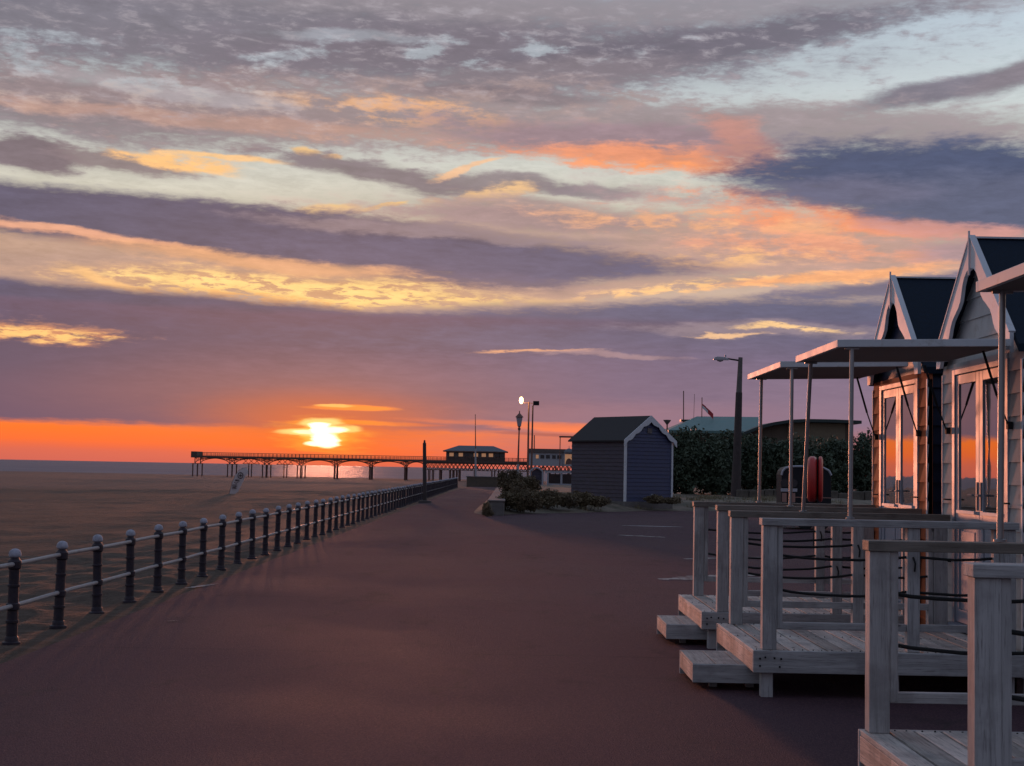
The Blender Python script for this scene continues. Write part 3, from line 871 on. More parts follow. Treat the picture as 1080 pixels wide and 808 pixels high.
        for zz in (1.50, 0.95):
            hk = MB().tube([(-0.06, ho, zz), (-0.085, ho + (-.05 if k == 0 else .05), zz), (-0.06, ho + (-.20 if k == 0 else .20), zz)], 0.008, 6)
            hk.build('door_hook', DARKM, t)
    # awning: hinged board, propped by two poles, two gas struts
    ay0, ay1, ax, az, zr = awn['y0'] - yc, awn['y1'] - yc, awn['x'] - HX, awn['z'], awn['rail']
    aw = MB()
    sl = 0.035
    th = 0.058

    def slab(mb, xa, xb, ya, yb, z0, z1):
        f = lambda x: sl * (x - ax) / (0 - ax)
        mb.add([(xa, ya, z0 + f(xa)), (xb, ya, z0 + f(xb)), (xb, yb, z0 + f(xb)), (xa, yb, z0 + f(xa)), (xa, ya, z1 + f(xa)), (xb, ya, z1 + f(xb)), (xb, yb, z1 + f(xb)), (xa, yb, z1 + f(xa))],
               [(3, 2, 1, 0), (4, 5, 6, 7), (0, 1, 5, 4), (1, 2, 6, 5), (2, 3, 7, 6), (3, 0, 4, 7)])
    slab(aw, ax, -0.13, ay0, ay0 + .035, az - th, az); slab(aw, ax, -0.13, ay1 - .035, ay1, az - th, az)
    slab(aw, ax, ax + .035, ay0 + .035, ay1 - .035, az - th, az)
    slab(aw, ax + .035, -0.13, ay0 + .035, ay1 - .035, az - .014, az - .002)
    a_ = aw.build('awning', AWN, t, 0.003)
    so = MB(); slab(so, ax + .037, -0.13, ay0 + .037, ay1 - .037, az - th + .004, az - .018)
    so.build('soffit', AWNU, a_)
    for s_ in (-1, 1):
        yb = s_ * 0.80
        wz, tz = 2.12, az - th + .02
        st_ = MB().tube([(-.05, yb, wz), (-.14, yb, (wz + tz) / 2 - .06)], 0.007, 8).tube([(-.14, yb, (wz + tz) / 2 - .06), (-.25, yb, tz)], 0.011, 8)
        st_.box(-.06, -.02, yb - .022, yb + .022, wz - .03, wz + .03)
        st_.build('gas_strut', DARKM, t)
    for (yp, zr_, xo) in ((awn['r0'] - yc, awn['rail'], 0.0), (awn['r1'] - yc, awn['rail'], 0.0)):
        yt = min(max(yp, ay0 + .05), ay1 - .05)
        pl = MB().tube([(ax + .11, yp, zr_), (ax + .125, yt, az - th - .001)], 0.0175, 12)
        pl.box(ax + .07, ax + .18, yt - .012, yt + .012, az - th - .012, az - th + .03)
        pl.lathe([(0.0, 0), (0.034, 0), (0.034, .012), (0.02, .016)], 12, (ax + .11, yp, zr_ - .001))
        pl.build('awning_pole', STEEL, t)
    return t


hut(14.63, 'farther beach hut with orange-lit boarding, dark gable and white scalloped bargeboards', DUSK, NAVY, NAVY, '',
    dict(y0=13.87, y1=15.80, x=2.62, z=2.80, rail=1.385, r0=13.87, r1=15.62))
hut(12.10, 'nearer full beach hut with pale gable, tall glazed double doors and white bargeboards', PALE, NAVY, PALE, '',
    dict(y0=11.0, y1=12.62, x=2.52, z=2.75, rail=1.365, r0=11.02, r1=12.78))
hut(6.75, 'nearest beach hut at the right edge, only its white awning and pole in view', PALE, NAVY, PALE, '',
    dict(y0=5.6, y1=7.62, x=2.49, z=2.755, rail=1.365, r0=5.83, r1=7.565))


# ================================================================ decks with rope railings
def deck(y0, y1, label, rails, near_ext=4.6):
    X0, X1 = 1.87, 3.93
    t = thing('timber_deck', label, 'deck', (0, 0, 0), 0, 'raised timber decks in front of the huts')
    t.location = (X0, y0, 0)
    ox, oy = X0, y0
    def B(mb, xa, xb, ya, yb, za, zb): return mb.box(xa - ox, xb - ox, ya - oy, yb - oy, za, zb)
    pl = MB(); x = X0 + 0.002
    k = 0
    while x < X1 - 0.02:
        w = min(0.128, X1 - x)
        B(pl, x, x + w, y0 + 0.036, y1 - 0.036, 0.332, 0.360 + 0.0015 * math.sin(k * 2.1)); x += 0.145; k += 1
    pl.build('decking', WPLK, t, 0.003)
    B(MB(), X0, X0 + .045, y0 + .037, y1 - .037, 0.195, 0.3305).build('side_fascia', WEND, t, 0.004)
    nf = B(MB(), X0 - .001, X1, y0, y0 + .034, 0.192, 0.359)
    nf.build('front_fascia', WX, t, 0.005)
    B(MB(), X0 - .001, X1, y1 - .034, y1, 0.02, 0.359).build('rear_fascia_sun_block', WX, t, 0.005)  # unseen rear board, carried down to keep low sun from under the deck
    sc_ = MB()
    for kk in range(14):
        for (yo_) in (y0 + .06, (y0 + y1) / 2, y1 - .06):
            for dx_ in (.03, .095):
                xx_ = .002 + kk * .145 + dx_ + random.uniform(-.004, .004)
                if xx_ < X1 - X0 - .03: sc_.tube([(xx_, yo_ - oy + random.uniform(-.006, .006), .360), (xx_, yo_ - oy, .3632)], .0055, 6)
    sc_.build('deck_screws', DARKM, t)
    bolts = MB()
    for bx, bz in ((.05, .30), (.09, .31), (.16, .305), (.21, .30), (.05, .245), (.20, .24)):
        bolts.tube([(bx, -0.006, bz), (bx, 0.001, bz)], 0.008, 8)
    bolts.build('bolt', DARKM, t)
    for lx, ly in ((X0 + .07, y0 + .05), (X0 + .07, y1 - .14), (2.9, y0 + .05), (2.9, y1 - .14), (X1 - .15, y0 + .05), (X1 - .15, y1 - .14)):
        B(MB(), lx, lx + .09, ly, ly + .09, 0.0, 0.194).build('leg', WZ, t, 0.004)
    for (ry, xs_, top) in rails:
        # posts: stout outer with stud beside it, mid, and by the hut
        for i, (px_, w, dpt) in enumerate(((xs_[0], .108, .10), (xs_[1], .095, .09), (xs_[2], .12, .10))):
            B(MB(), px_, px_ + w, ry, ry + dpt, 0.3605, top - .056).build('post', WZ, t, 0.006)
            if i != 1:
                sx = px_ + w + .001 if i == 0 else px_ - .046
                B(MB(), sx, sx + .045, ry + .015, ry + .085, 0.52 if i == 0 else .3605, top - .057).build('stud', WZ, t, 0.004)
        a, b = xs_[0] - .012, xs_[2] + .14
        B(MB(), a, b, ry - .018, ry + .118, top - .055, top).build('hand_rail', WRAIL if top not in (1.3601, 1.352) else WX, t, 0.005)
        B(MB(), xs_[0] + .11, xs_[1] - .002, ry + .02, ry + .065, 0.515, 0.57).build('bottom_rail', WX, t, 0.004)
        B(MB(), xs_[1] + .097, xs_[2] - .047, ry + .02, ry + .065, 0.515, 0.57).build('bottom_rail', WX, t, 0.004)
        for z, sag in ((1.085, .035), (0.82, .045)):
            rp = MB()
            pp = [xs_[0] + .10, xs_[1] + .04, xs_[2] + .02]
            pts = []
            for j in range(2):
                for q_ in range(9 if j else 8):
                    tt = q_ / 8
                    sg = sag * (1 - (2 * tt - 1) ** 2) * (1.0 if j == 0 else .5)
                    pts.append((pp[j] + (pp[j + 1] - pp[j]) * tt - ox, ry + .05 - oy + 0.004 * math.sin(tt * 9), z - sg + random.uniform(-.003, .003)))
            rp.tube(pts, 0.0105, 8)
            if random.random() < .7:
                rp.tube([(pts[8][0], pts[8][1] - .055, z), (pts[8][0] + .015, pts[8][1] - .065, z - .05), (pts[8][0] + .01, pts[8][1] - .06, z - .11)], 0.007, 6)
            rp.build('rope', ROPE, t)
    return t


deck(13.80, 15.72, 'farthest of the three timber decks, in front of the orange-lit hut', [(13.82, (2.02, 3.13, 3.86), 1.388), (15.58, (2.02, 3.35, 3.86), 1.382)])
deck(10.89, 12.82, 'middle timber deck with bolted corner, in front of the pale-gabled hut', [(10.93, (1.945, 3.05, 3.76), 1.3601), (12.70, (1.975, 3.06, 3.78), 1.365)])
deck(5.71, 7.64, 'nearest timber deck, cut off by the lower right corner', [(5.78, (1.885, 3.0, 3.76), 1.352), (7.50, (1.895, 3.0, 3.76), 1.36)])


def step_box(x0, y0, y1, label):
    t = thing('wooden_step', label, 'step', (x0, y0, 0), 0, 'low timber steps beside the decks')
    W, Ln = 0.55, y1 - y0
    tp = MB(); n = 3
    for k in range(n):
        tp.box(.002 + k * .184, .002 + k * .184 + .178, .03, Ln - .03, .182, .205)
    tp.build('tread', WPLK, t, 0.003)
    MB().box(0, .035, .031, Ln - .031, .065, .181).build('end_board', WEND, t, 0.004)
    f = MB().box(-.001, W, 0, .0295, .062, .204); f.build('side_board', WX, t, 0.004)
    MB().box(-.001, W, Ln - .0295, Ln, .01, .204).build('side_board', WX, t, 0.004)
    for a in (.16, W - .10):
        for b in (.20, Ln - .11):
            MB().box(a, a + .06, b, b + .06, 0, .18).build('foot', WZ, t)
    return t


step_box(1.455, 11.22, 12.10, 'timber step box beside the middle deck, nearer of the pair')
step_box(1.56, 14.08, 14.97, 'timber step box beside the farthest deck, glowing orange on its end')

# ================================================================ more materials
IRON = mat('haze-tinted pier ironwork', (0.15, 0.075, 0.06), 0.8, var=0.3)  # reddish haze glow around the pier is put into the iron colour
PDECK = mat('pier deck timber', (0.09, 0.06, 0.05), 0.8, var=0.2)
PROOF = mat('pavilion slate roof', (0.10, 0.11, 0.13), 0.7, var=0.2)
PWALL = mat('pavilion wall', (0.10, 0.08, 0.075), 0.7, var=0.2)
WWALL = mat('white painted wall', (0.34, 0.34, 0.37), 0.7, var=0.1)
LIT = mat('warm lit window', (0.5, 0.35, 0.2), 0.5, emit=((1.0, 0.45, 0.22, 1), 0.22))
DGLASS = mat('dark window', (0.03, 0.03, 0.035), 0.15)
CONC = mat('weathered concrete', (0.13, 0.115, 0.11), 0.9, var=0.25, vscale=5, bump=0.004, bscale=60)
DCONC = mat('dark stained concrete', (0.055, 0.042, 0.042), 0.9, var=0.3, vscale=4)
COPPER = mat('green copper roof', (0.085, 0.17, 0.165), 0.6, var=0.15, vscale=1.2)
COPPERD = mat('dark green fascia', (0.02, 0.035, 0.035), 0.6)
BRICK = mat('brown brick', (0.10, 0.075, 0.055), 0.85, var=0.2)
TAN = mat('tan render wall', (0.17, 0.135, 0.09), 0.85, var=0.12)
SHEDS = mat('dark shed boarding', (0.048, 0.040, 0.062), 0.7, var=0.45, vscale=2.2, stretch=(1, 1, 5), bump=0.004, bscale=25)
SHEDF = mat('blue shed boarding', (0.036, 0.044, 0.105), 0.6, var=0.15, bump=0.002)
FELT = mat('brown-black roof felt', (0.022, 0.019, 0.021), 0.9, var=0.25, vscale=8)
RED = mat('red plastic housing', (0.42, 0.022, 0.018), 0.4, var=0.12, dirt=((0.25, 0.05, 0.04, 1), 0.5), vscale=5)
BLACK = mat('black bodywork', (0.008, 0.008, 0.012), 0.6, spec=0.3)
SILV = mat('pale grey metal', (0.38, 0.38, 0.42), 0.4, metal=0.3)
PINKF = mat('dull pink panel', (0.30, 0.16, 0.13), 0.6)
STONE = mat('low stone wall', (0.10, 0.085, 0.07), 0.95, var=0.4, vscale=2.5, bump=0.02, bscale=9)
CLOTH = mat('pale pink banner cloth', (0.6, 0.5, 0.5), 0.8, var=0.05)
PRINT = mat('banner lettering', (0.05, 0.02, 0.02), 0.8)
FLAGR = mat('red flag cloth', (0.40, 0.03, 0.04), 0.8)
FLAGW = mat('white flag cloth', (0.6, 0.58, 0.6), 0.8)
LAMPON = mat('lit lamp glass', (1, .8, .5), 0.4, emit=((1.0, 0.66, 0.28, 1), 4.0))
LANT = mat('lantern glass', (0.34, 0.32, 0.36), 0.25, var=0.05)
REDB = mat('dark red post paint', (0.10, 0.018, 0.02), 0.6)


def leafm(name, a, b):
    m = bpy.data.materials.new(name); m.use_nodes = True
    nt = m.node_tree; G_ = G(nt); bs = nt.nodes['Principled BSDF']
    geo = G_.n('ShaderNodeNewGeometry')
    n_ = G_.noise(geo.outputs['Position'], 1.1, 4, 0.6); n2_ = G_.noise(geo.outputs['Position'], 9.0, 2, 0.6)
    c = G_.mix(G_.mr(n_, 0.36, 0.64), a, b)
    c = G_.mix(G_.mr(n2_, 0.35, 0.65, 0, 0.6), c, tuple(Vector(b[:3]) * 1.5) + (1,))
    nt.links.new(c, bs.inputs['Base Color']); bs.inputs['Roughness'].default_value = 0.65
    bs.inputs['Specular IOR Level'].default_value = 0.3
    return m


LEAFG = leafm('hedge leaves', (0.035, 0.048, 0.034, 1), (0.070, 0.092, 0.058, 1))
LEAFB = leafm('dry shrub leaves', (0.07, 0.050, 0.034, 1), (0.13, 0.098, 0.055, 1))
LEAFD = leafm('salt grass', (0.10, 0.085, 0.05, 1), (0.17, 0.14, 0.08, 1))
TWIG = mat('twigs', (0.05, 0.035, 0.028), 0.9)


def foliage(name, lobes, n, size, m, parent, seed, hole=0.5):
    """leaf-sized quads spread through lumpy lobes; lobes = (cx, cy, cz, rx, ry, rz) in local coordinates"""
    rnd = random.Random(seed)
    mb = MB(); vs, fs = [], []
    tot = sum(l[3] * l[5] for l in lobes)
    for (cx, cy, cz, rx, ry, rz) in lobes:
        cnt = int(n * rx * rz / tot)
        for _ in range(cnt):
            while True:
                p = Vector((rnd.gauss(0, 1), rnd.gauss(0, 1), rnd.gauss(0, 1))).normalized()
                f = 0.80 + 0.34 * noise.noise((p.x * 2.3 + cx, p.y * 2.3 + cy, p.z * 2.3 + seed)) + 0.14 * noise.noise((p.x * 7, p.y * 7, p.z * 7 + cx))
                r = (rnd.random() ** 0.33) * f
                q_ = Vector((cx + p.x * rx * r, cy + p.y * ry * r, cz + p.z * rz * r))
                if q_.z < 0.02: q_.z = 0.02 + 0.3 * rnd.random() * rz
                if noise.noise((q_.x * 1.3 + seed, q_.y * 1.3, q_.z * 1.6)) > -0.28 - hole * (rnd.random() - .5) or rnd.random() < .25: break
            a = Vector((rnd.gauss(0, 1), rnd.gauss(0, 1), rnd.gauss(0, 1))).normalized()
            b = a.cross(Vector((rnd.gauss(0, 1), rnd.gauss(0, 1), rnd.gauss(0, 1)))).normalized()
            s1, s2 = size * rnd.uniform(.6, 1.3), size * rnd.uniform(.3, .6)
            k = len(vs)
            vs += [q_ - a * s1, q_ + b * s2, q_ + a * s1, q_ - b * s2]
            fs.append((k, k + 1, k + 2, k + 3))
    mb.add(vs, fs)
    return mb.build(name, m, parent, fix=False)


def stems(parent, lobes, r, n, seed):
    rnd = random.Random(seed); mb = MB()
    for (cx, cy, cz, rx, ry, rz) in lobes:
        for _ in range(n):
            e = Vector((cx + rnd.uniform(-.8, .8) * rx, cy + rnd.uniform(-.8, .8) * ry, cz + rnd.uniform(-.2, .8) * rz))
            b_ = Vector((cx + rnd.uniform(-.2, .2) * rx, cy + rnd.uniform(-.2, .2) * ry, 0))
            mb.tube([b_, b_.lerp(e, .5) + Vector((rnd.uniform(-.1, .1), 0, .1)) * rx, e], [r, r * .7, r * .25], 6)
    mb.build('branches', TWIG, parent)


# ================================================================ hedge and bushes
def bush(px, py_base, Y, lobes, n, size, m, label, cat='bush', group=None, z=None, seed=1, nm='bush', hole=.5, sn=3):
    p = at(px, py_base, Y)
    t = thing(nm, label, cat, (p.x, Y, p.z if z is None else z), 0, group)
    foliage('foliage', lobes, n, size, m, t, seed, hole)
    stems(t, lobes, size * 0.35, sn, seed)
    return t


HG = 'dark evergreen hedge masses behind the promenade'
bush(742, 0, 86, [(-2.6, 0, 1.9, 1.9, 2, 2.35), (-.7, 0, 2.1, 1.7, 2, 2.6), (1.0, .3, 1.9, 1.5, 2, 2.3), (-3.4, .5, 1.8, 1.1, 2, 1.9)], 26000, .13, LEAFG,
     'tall dark green hedge clump between the blue shed and the concrete lamp post', 'hedge', HG, z=0.2, seed=11, nm='hedge')
bush(800, 0, 88, [(-1.9, 0, 2.0, 1.8, 2, 2.4), (.1, 0, 2.1, 1.8, 2, 2.35), (2.1, 0, 1.9, 1.6, 2, 2.3)], 24000, .13, LEAFG,
     'dark green hedge clump right of the concrete lamp post, above the stone wall', 'hedge', HG, z=0.1, seed=12, nm='hedge')
bush(880, 0, 87, [(-2.0, 0, 1.9, 1.8, 2, 2.35), (.2, 0, 1.95, 1.8, 2, 2.3), (2.3, 0, 2.1, 1.6, 2, 2.6), (4.2, 0, 2.1, 1.3, 2, 2.4)], 26000, .13, LEAFG,
     'dark green hedge clump behind the red lifebuoy housing and beside the hut', 'hedge', HG, z=0.1, seed=13, nm='hedge')

BG = 'wind-blown shrubs on the sandy verge'
bush(513.5, 545, 50.6, [(0, 0, .28, .20, .2, .28), (.05, 0, .12, .26, .2, .16)], 1500, .035, LEAFB, 'smallest dark shrub, growing at the left foot of the concrete wall end', 'shrub', BG, z=0, seed=1, nm='shrub')
bush(548, 540, 54.5, [(0, 0, .55, .65, .7, .62), (-.5, .2, .45, .45, .5, .45), (.5, .4, .4, .5, .5, .45), (-.1, .5, .95, .35, .4, .4)], 9000, .045, LEAFB, 'rusty brown shrub mounded against the concrete wall end', 'shrub', BG, z=.05, seed=2, nm='shrub')
bush(543, 520, 68, [(-.2, 0, .75, .75, .7, .75), (.7, 0, .6, .7, .6, .6), (-.6, 0, .9, .35, .4, .45)], 7000, .055, LEAFB, 'tallest shrub, just under the old street lantern', 'shrub', BG, z=.3, seed=3, nm='shrub')
bush(580, 540, 57, [(0, 0, .4, .8, .7, .42), (.7, .1, .32, .6, .6, .34), (-.7, .2, .4, .5, .5, .4)], 8000, .045, LEAFB, 'low spreading shrub left of the blue shed', 'shrub', BG, z=.15, seed=4, nm='shrub')
bush(612, 538, 58.5, [(0, 0, .33, .75, .6, .36), (.75, .1, .24, .6, .6, .26)], 6500, .045, LEAFB, 'low shrub in front of the dark side of the blue shed', 'shrub', BG, z=.2, seed=5, nm='shrub')
bush(692, 531, 62, [(0, 0, .18, .6, .5, .24), (.7, .1, .15, .5, .5, .2)], 4000, .045, LEAFB, 'low dry shrub under the blue gable of the shed', 'shrub', BG, z=.3, seed=6, nm='shrub')
# scattered tufts of salt grass: nobody could count these
gv = MB(); rnd = random.Random(5); vs, fs = [], []
for _ in range(2600):
    x = rnd.uniform(-.4, 16); y = rnd.uniform(52, 76)
    z = verge_z(x, y)
    if z < .05: continue
    if noise.noise((x * .7, y * .4, 4)) < -0.05: continue
    for _b in range(9):
        a = rnd.uniform(0, 6.28); l = rnd.uniform(.08, .26); w = .012
        bx, by = x + rnd.uniform(-.12, .12), y + rnd.uniform(-.12, .12)
        k = len(vs); dx, dy = math.cos(a), math.sin(a)
        vs += [(bx - dy * w, by + dx * w, z - .02), (bx + dy * w, by - dx * w, z - .02), (bx + dx * l * .5, by + dy * l * .5, z + l)]
        fs.append((k, k + 1, k + 2))
gv.add(vs, fs)
tag(gv.build('salt_grass', LEAFD, fix=False), 'short tufts of dry salt grass on the sandy verge', 'grass', kind='stuff')

# low walls
w_ = thing('stone_wall', 'low rough stone wall in front of the hedge, right of the concrete lamp post', 'wall', (at(778, 520, 79).x, 79, 0))
mb = MB(); rnd = random.Random(3)
xx = 0.0
while xx < 9.5:
    l = rnd.uniform(.5, 1.1); h = .78 + rnd.uniform(-.08, .07)
    mb.box(xx, xx + l - .03, rnd.uniform(-.03, .03), .45, 0, h); xx += l
mb.build('masonry', STONE, w_, 0.03)
pw = thing('planter_wall', 'low grey concrete wall end with shrubs spilling over it, beside the promenade', 'wall', (-0.78, 51.6, 0))
MB().box(0, .58, 0, 34, -.05, .50).build('masonry', CONC, pw, 0.04)
MB().box(-.03, .61, -.03, 34.03, .501, .56).build('coping', CONC, pw, 0.02)
cw = thing('sea_wall', 'low dark brick wall closing the far end of the promenade', 'wall', (-4.0, 131, 0))
MB().box(0, 5.5, 0, .4, -.3, .86).build('masonry', BRICK, cw)
MB().box(-.05, 5.55, -.05, .45, .861, .95).build('coping', CONC, cw)

# ================================================================ blue shed on the verge
sh_o = ground(659, 528.5, 0.30)
sk = 62.0
sh_o = at(659, 528.5, sk)
th_ = R(36)
shed = thing('beach_shed', 'dark blue windowless shed with white scalloped bargeboards among the shrubs', 'shed', (sh_o.x, sh_o.y, sh_o.z - 0.02), th_)
FW, SLn, EH = 2.72, 3.75, 2.66         # front width, side length, eave height
AP = at(688, 439.5, sk + 0.8).z - sh_o.z
mb = MB()
def boards(mb, pts0, pts1, z0, z1, nrm, st=.17, off=.022):
    z = z0
    a, b = Vector(pts0), Vector(pts1); n_ = Vector(nrm)
    while z < z1 - .001:
        zz = min(z + st, z1)
        lo = n_ * off
        mb.add([a + lo + Vector((0, 0, z)), b + lo + Vector((0, 0, z)), b + Vector((0, 0, zz)), a + Vector((0, 0, zz)),
                a - n_ * .04 + Vector((0, 0, z)), b - n_ * .04 + Vector((0, 0, z)), b - n_ * .04 + Vector((0, 0, zz)), a - n_ * .04 + Vector((0, 0, zz))],
               [(0, 1, 2, 3), (7, 6, 5, 4), (0, 4, 5, 1), (2, 6, 7, 3), (3, 7, 4, 0), (1, 5, 6, 2)])
        z = zz
boards(mb, (0, 0, 0), (0, SLn, 0), 0, EH, (-1, 0, 0)); boards(mb, (FW, 0, 0), (FW, SLn, 0), 0, EH, (1, 0, 0)); boards(mb, (0, SLn, 0), (FW, SLn, 0), 0, EH, (0, 1, 0))
mb.prism([(0.05, EH), (FW - .05, EH), (FW / 2, AP - .12)], SLn - .04, SLn, 'y')
mb.build('side_wall', SHEDS, shed)
mb = MB(); boards(mb, (0.045, 0, 0), (FW - 0.045, 0, 0), 0, EH, (0, -1, 0))
z = EH
ssl = (AP - .08 - EH) / (FW / 2)
while z < AP - .16:
    zz = min(z + .15, AP - .1)
    a, b = (AP - .08 - z) / ssl, (AP - .08 - zz) / ssl
    c = FW / 2
    mb.add([(c - a, -.03, z), (c + a, -.03, z), (c + b, 0, zz), (c - b, 0, zz), (c - a, .04, z), (c + a, .04, z), (c + b, .04, zz), (c - b, .04, zz)],
           [(0, 1, 2, 3), (7, 6, 5, 4), (0, 4, 5, 1), (2, 6, 7, 3), (3, 7, 4, 0), (1, 5, 6, 2)])
    z = zz
mb.build('gable_wall', SHEDF, shed)
mb = MB()
for s_ in (-1, 1):
    c = FW / 2; e = c + .16
    ze_ = AP - .02 - e * ssl
    mb.add([(c, -.10, AP), (c, SLn + .1, AP), (c + s_ * e, SLn + .1, ze_), (c + s_ * e, -.10, ze_), (c, -.10, AP + .06), (c, SLn + .1, AP + .06), (c + s_ * e, SLn + .1, ze_ + .06), (c + s_ * e, -.10, ze_ + .06)],
           [(3, 2, 1, 0), (4, 5, 6, 7), (0, 1, 5, 4), (1, 2, 6, 5), (2, 3, 7, 6), (3, 0, 4, 7)])
mb.build('roof', FELT, shed)
for s_ in (-1, 1):
    mb = MB(); c = FW / 2; e = c + .18; N = 24
    for k in range(N):
        t0, t1 = k / N, (k + 1) / N
        f = lambda t: .19 + .085 * abs(math.sin(t * math.pi * 3.5)) + (.10 * (1 - t / .18) if t < .18 else 0)
        o = lambda t: AP + .07 - e * t * ssl
        mb.prism([(c + s_ * e * t0, o(t0)), (c + s_ * e * t1, o(t1)), (c + s_ * e * t1, o(t1) - f(t1)), (c + s_ * e * t0, o(t0) - f(t0))], -.14, -.105, 'y')
    mb.build('bargeboard', TRIM, shed)
for x in (0, FW): MB().box(x - .05, x + .045, -.045, .04, 0, EH).build('corner_board', TRIM, shed)
MB().box(FW / 2 - .13, FW / 2 + .13, -.045, -.02, AP - .72, AP - .50).build('vent', CONC, shed)
MB().lathe([(0, 0), (.08, 0), (.10, .08), (.05, .17), (0, .18)], 12, (1.28, -.35, .16)).build('tap_cover', SILV, shed)
MB().box(-.04, FW + .04, -.04, SLn + .04, -.5, -.001).build('plinth', CONC, shed)

# ================================================================ lamp posts, poles
def lamp_right():
    Y = 80.0; b = at(775.5, 528.5, Y); b.z = 0.0
    k = Y / 1500
    t = thing('street_lamp', 'tapered concrete street lamp with dark lower half and single arm, by the hedge', 'street lamp', (b.x, Y, 0))
    H1 = at(778, 414, Y).z; H2 = at(781, 377, Y).z
    tx = (at(781, 377, Y).x - b.x)
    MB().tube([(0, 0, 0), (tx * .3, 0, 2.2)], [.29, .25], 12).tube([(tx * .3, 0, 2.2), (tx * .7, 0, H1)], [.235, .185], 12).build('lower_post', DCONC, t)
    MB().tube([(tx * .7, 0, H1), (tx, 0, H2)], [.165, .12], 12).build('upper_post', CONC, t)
    a = MB().tube([(tx - .05, 0, H2 - .18), (tx - .5, 0, H2 - .12), (tx - .75, 0, H2 - .08)], [.05, .045, .045], 8)
    a.build('arm', DARKM, t)
    h = MB()
    prof = [(0, .02), (-.25, .13), (-.8, .16), (-1.0, .12), (-1.08, 0)]
    h.prism([(tx - .66 + p[0] * .8, H2 - .14 + p[1]) for p in prof] + [(tx - .66 - .86, H2 - .17), (tx - .66, H2 - .17)], -.13, .13, 'y')
    h.box(tx - .9, tx - .8, -.04, .04, H2 + .02, H2 + .12)
    hh = h.build('lamp_head', SILV, t, .02)
    MB().lathe([(0, -.11), (.16, -.06), (.2, 0)], 12, (tx - 1.15, 0, H2 - .17)).build('lens', LANT, hh)


lamp_right()


def pole_simple(nm, label, cat, px0, py0, px1, py1, r0, r1, m, Y=None, extras=None, z0=None):
    b = ground(px0, py0) if Y is None else at(px0, py0, Y)
    T = at(px1, py1, b.y)
    t = thing(nm, label, cat, (b.x, b.y, b.z))
    MB().tube([(0, 0, 0), (T.x - b.x, 0, T.z - b.z)], [r0, r1], 10).build('pole', m, t)
    return t, Vector((T.x - b.x, 0, T.z - b.z)), b


t, T, b = pole_simple('marker_post', 'thick dark post standing beside the beach railing', 'post', 448, 530.5, 447.7, 468, .10, .085, DCONC)
MB().lathe([(.09, 0), (.05, .06), (.04, .16), (0, .18)], 10, (T.x, 0, T.z)).build('tip', DCONC, t)
MB().lathe([(.34, 0), (.30, .1), (.16, .12)], 12, (0, 0, 0)).build('base', DCONC, t)
t, T, b = pole_simple('flagpole', 'slim white-footed flagpole in front of the pier pavilion', 'flagpole', 501.8, 511.5, 501.3, 438, .09, .03, IRON)
MB().tube([(0, 0, 0.01), (T.x * .55, 0, T.z * .52)], [.115, .085], 10).build('sleeve', WWALL, t)
MB().lathe([(0, 0), (.07, .05), (0, .12)], 8, (T.x, 0, T.z - .02)).build('finial', IRON, t)

# victorian lantern
t, T, b = pole_simple('street_lantern', 'old-fashioned street lantern on a slim dark post, left of the two floodlight poles', 'street lantern', 545.5, 514, 547.6, 452, .10, .055, IRON, Y=118)
MB().tube([(0, 0, 0), (.03, 0, 1.9)], [.13, .11], 10).build('base', WWALL, t)
lz = T.z
MB().lathe([(.10, lz - .15), (.12, lz), (.07, lz + .12), (.16, lz + .2)], 10, (T.x, 0, 0)).build('bracket', IRON, t)
MB().lathe([(.15, lz + .2), (.27, lz + .95)], 8, (T.x, 0, 0)).build('lantern', LANT, t)
MB().lathe([(.36, lz + .93), (.30, lz + 1.0), (.10, lz + 1.22), (.04, lz + 1.28), (.05, lz + 1.4), (0, lz + 1.5)], 8, (T.x, 0, 0)).build('cap', IRON, t)

t, T, b = pole_simple('floodlight_pole', 'tall thin pole with a glowing lamp on its left arm', 'light pole', 556.5, 505, 557.8, 424, .12, .085, IRON, Y=150)
MB().tube([(T.x, 0, T.z - .1), (T.x - .5, 0, T.z - .12)], .045, 6).tube([(T.x, 0, T.z - .1), (T.x + .42, 0, T.z - .14)], .04, 6).build('arm', IRON, t)
lx = at(549.8, 422.3, 150).x - b.x; lzz = at(549.8, 422.3, 150).z - b.z
MB().lathe([(0, -.38), (.12, -.34), (.2, -.2), (.23, 0), (.2, .2), (.12, .34), (0, .38)], 24, (lx, 0, lzz)).build('glowing_lamp', LAMPON, t)
pl_d = bpy.data.lights.new('lamp_light', 'POINT'); pl_d.energy = 220; pl_d.color = (1, .62, .3); pl_d.shadow_soft_size = .2
plo = bpy.data.objects.new('lamp_light', pl_d); COL.objects.link(plo); plo.location = (b.x + lx, 150 - .6, b.z + lzz); 
t, T, b = pole_simple('floodlight_pole', 'tall thin pole carrying a dark square floodlight head, right of the glowing lamp', 'light pole', 560.3, 507, 562.0, 428, .11, .08, IRON, Y=149)
MB().tube([(T.x, 0, T.z - .05), (T.x + .15, 0, T.z + .25)], .06, 6).build('arm', IRON, t)
MB().box(T.x + .02, T.x + .66, -.15, .15, T.z + .05, T.z + .5).build('floodlight', DARKM, t, .03)
pole_simple('short_post', 'short thin post with a knob, above the white pier building', 'post', 563.4, 478, 563.6, 459, .06, .05, IRON, Y=146)[0]
t, T, b = pole_simple('bowl_lamp', 'bowl-topped lamp just showing behind the right eave of the shed', 'lamp', 703.6, 520, 703.6, 448, .06, .05, IRON, Y=98)
MB().lathe([(.05, 0), (.12, .1), (.26, .28), (.27, .33), (0, .35)], 12, (T.x, 0, T.z)).build('bowl', CONC, t)
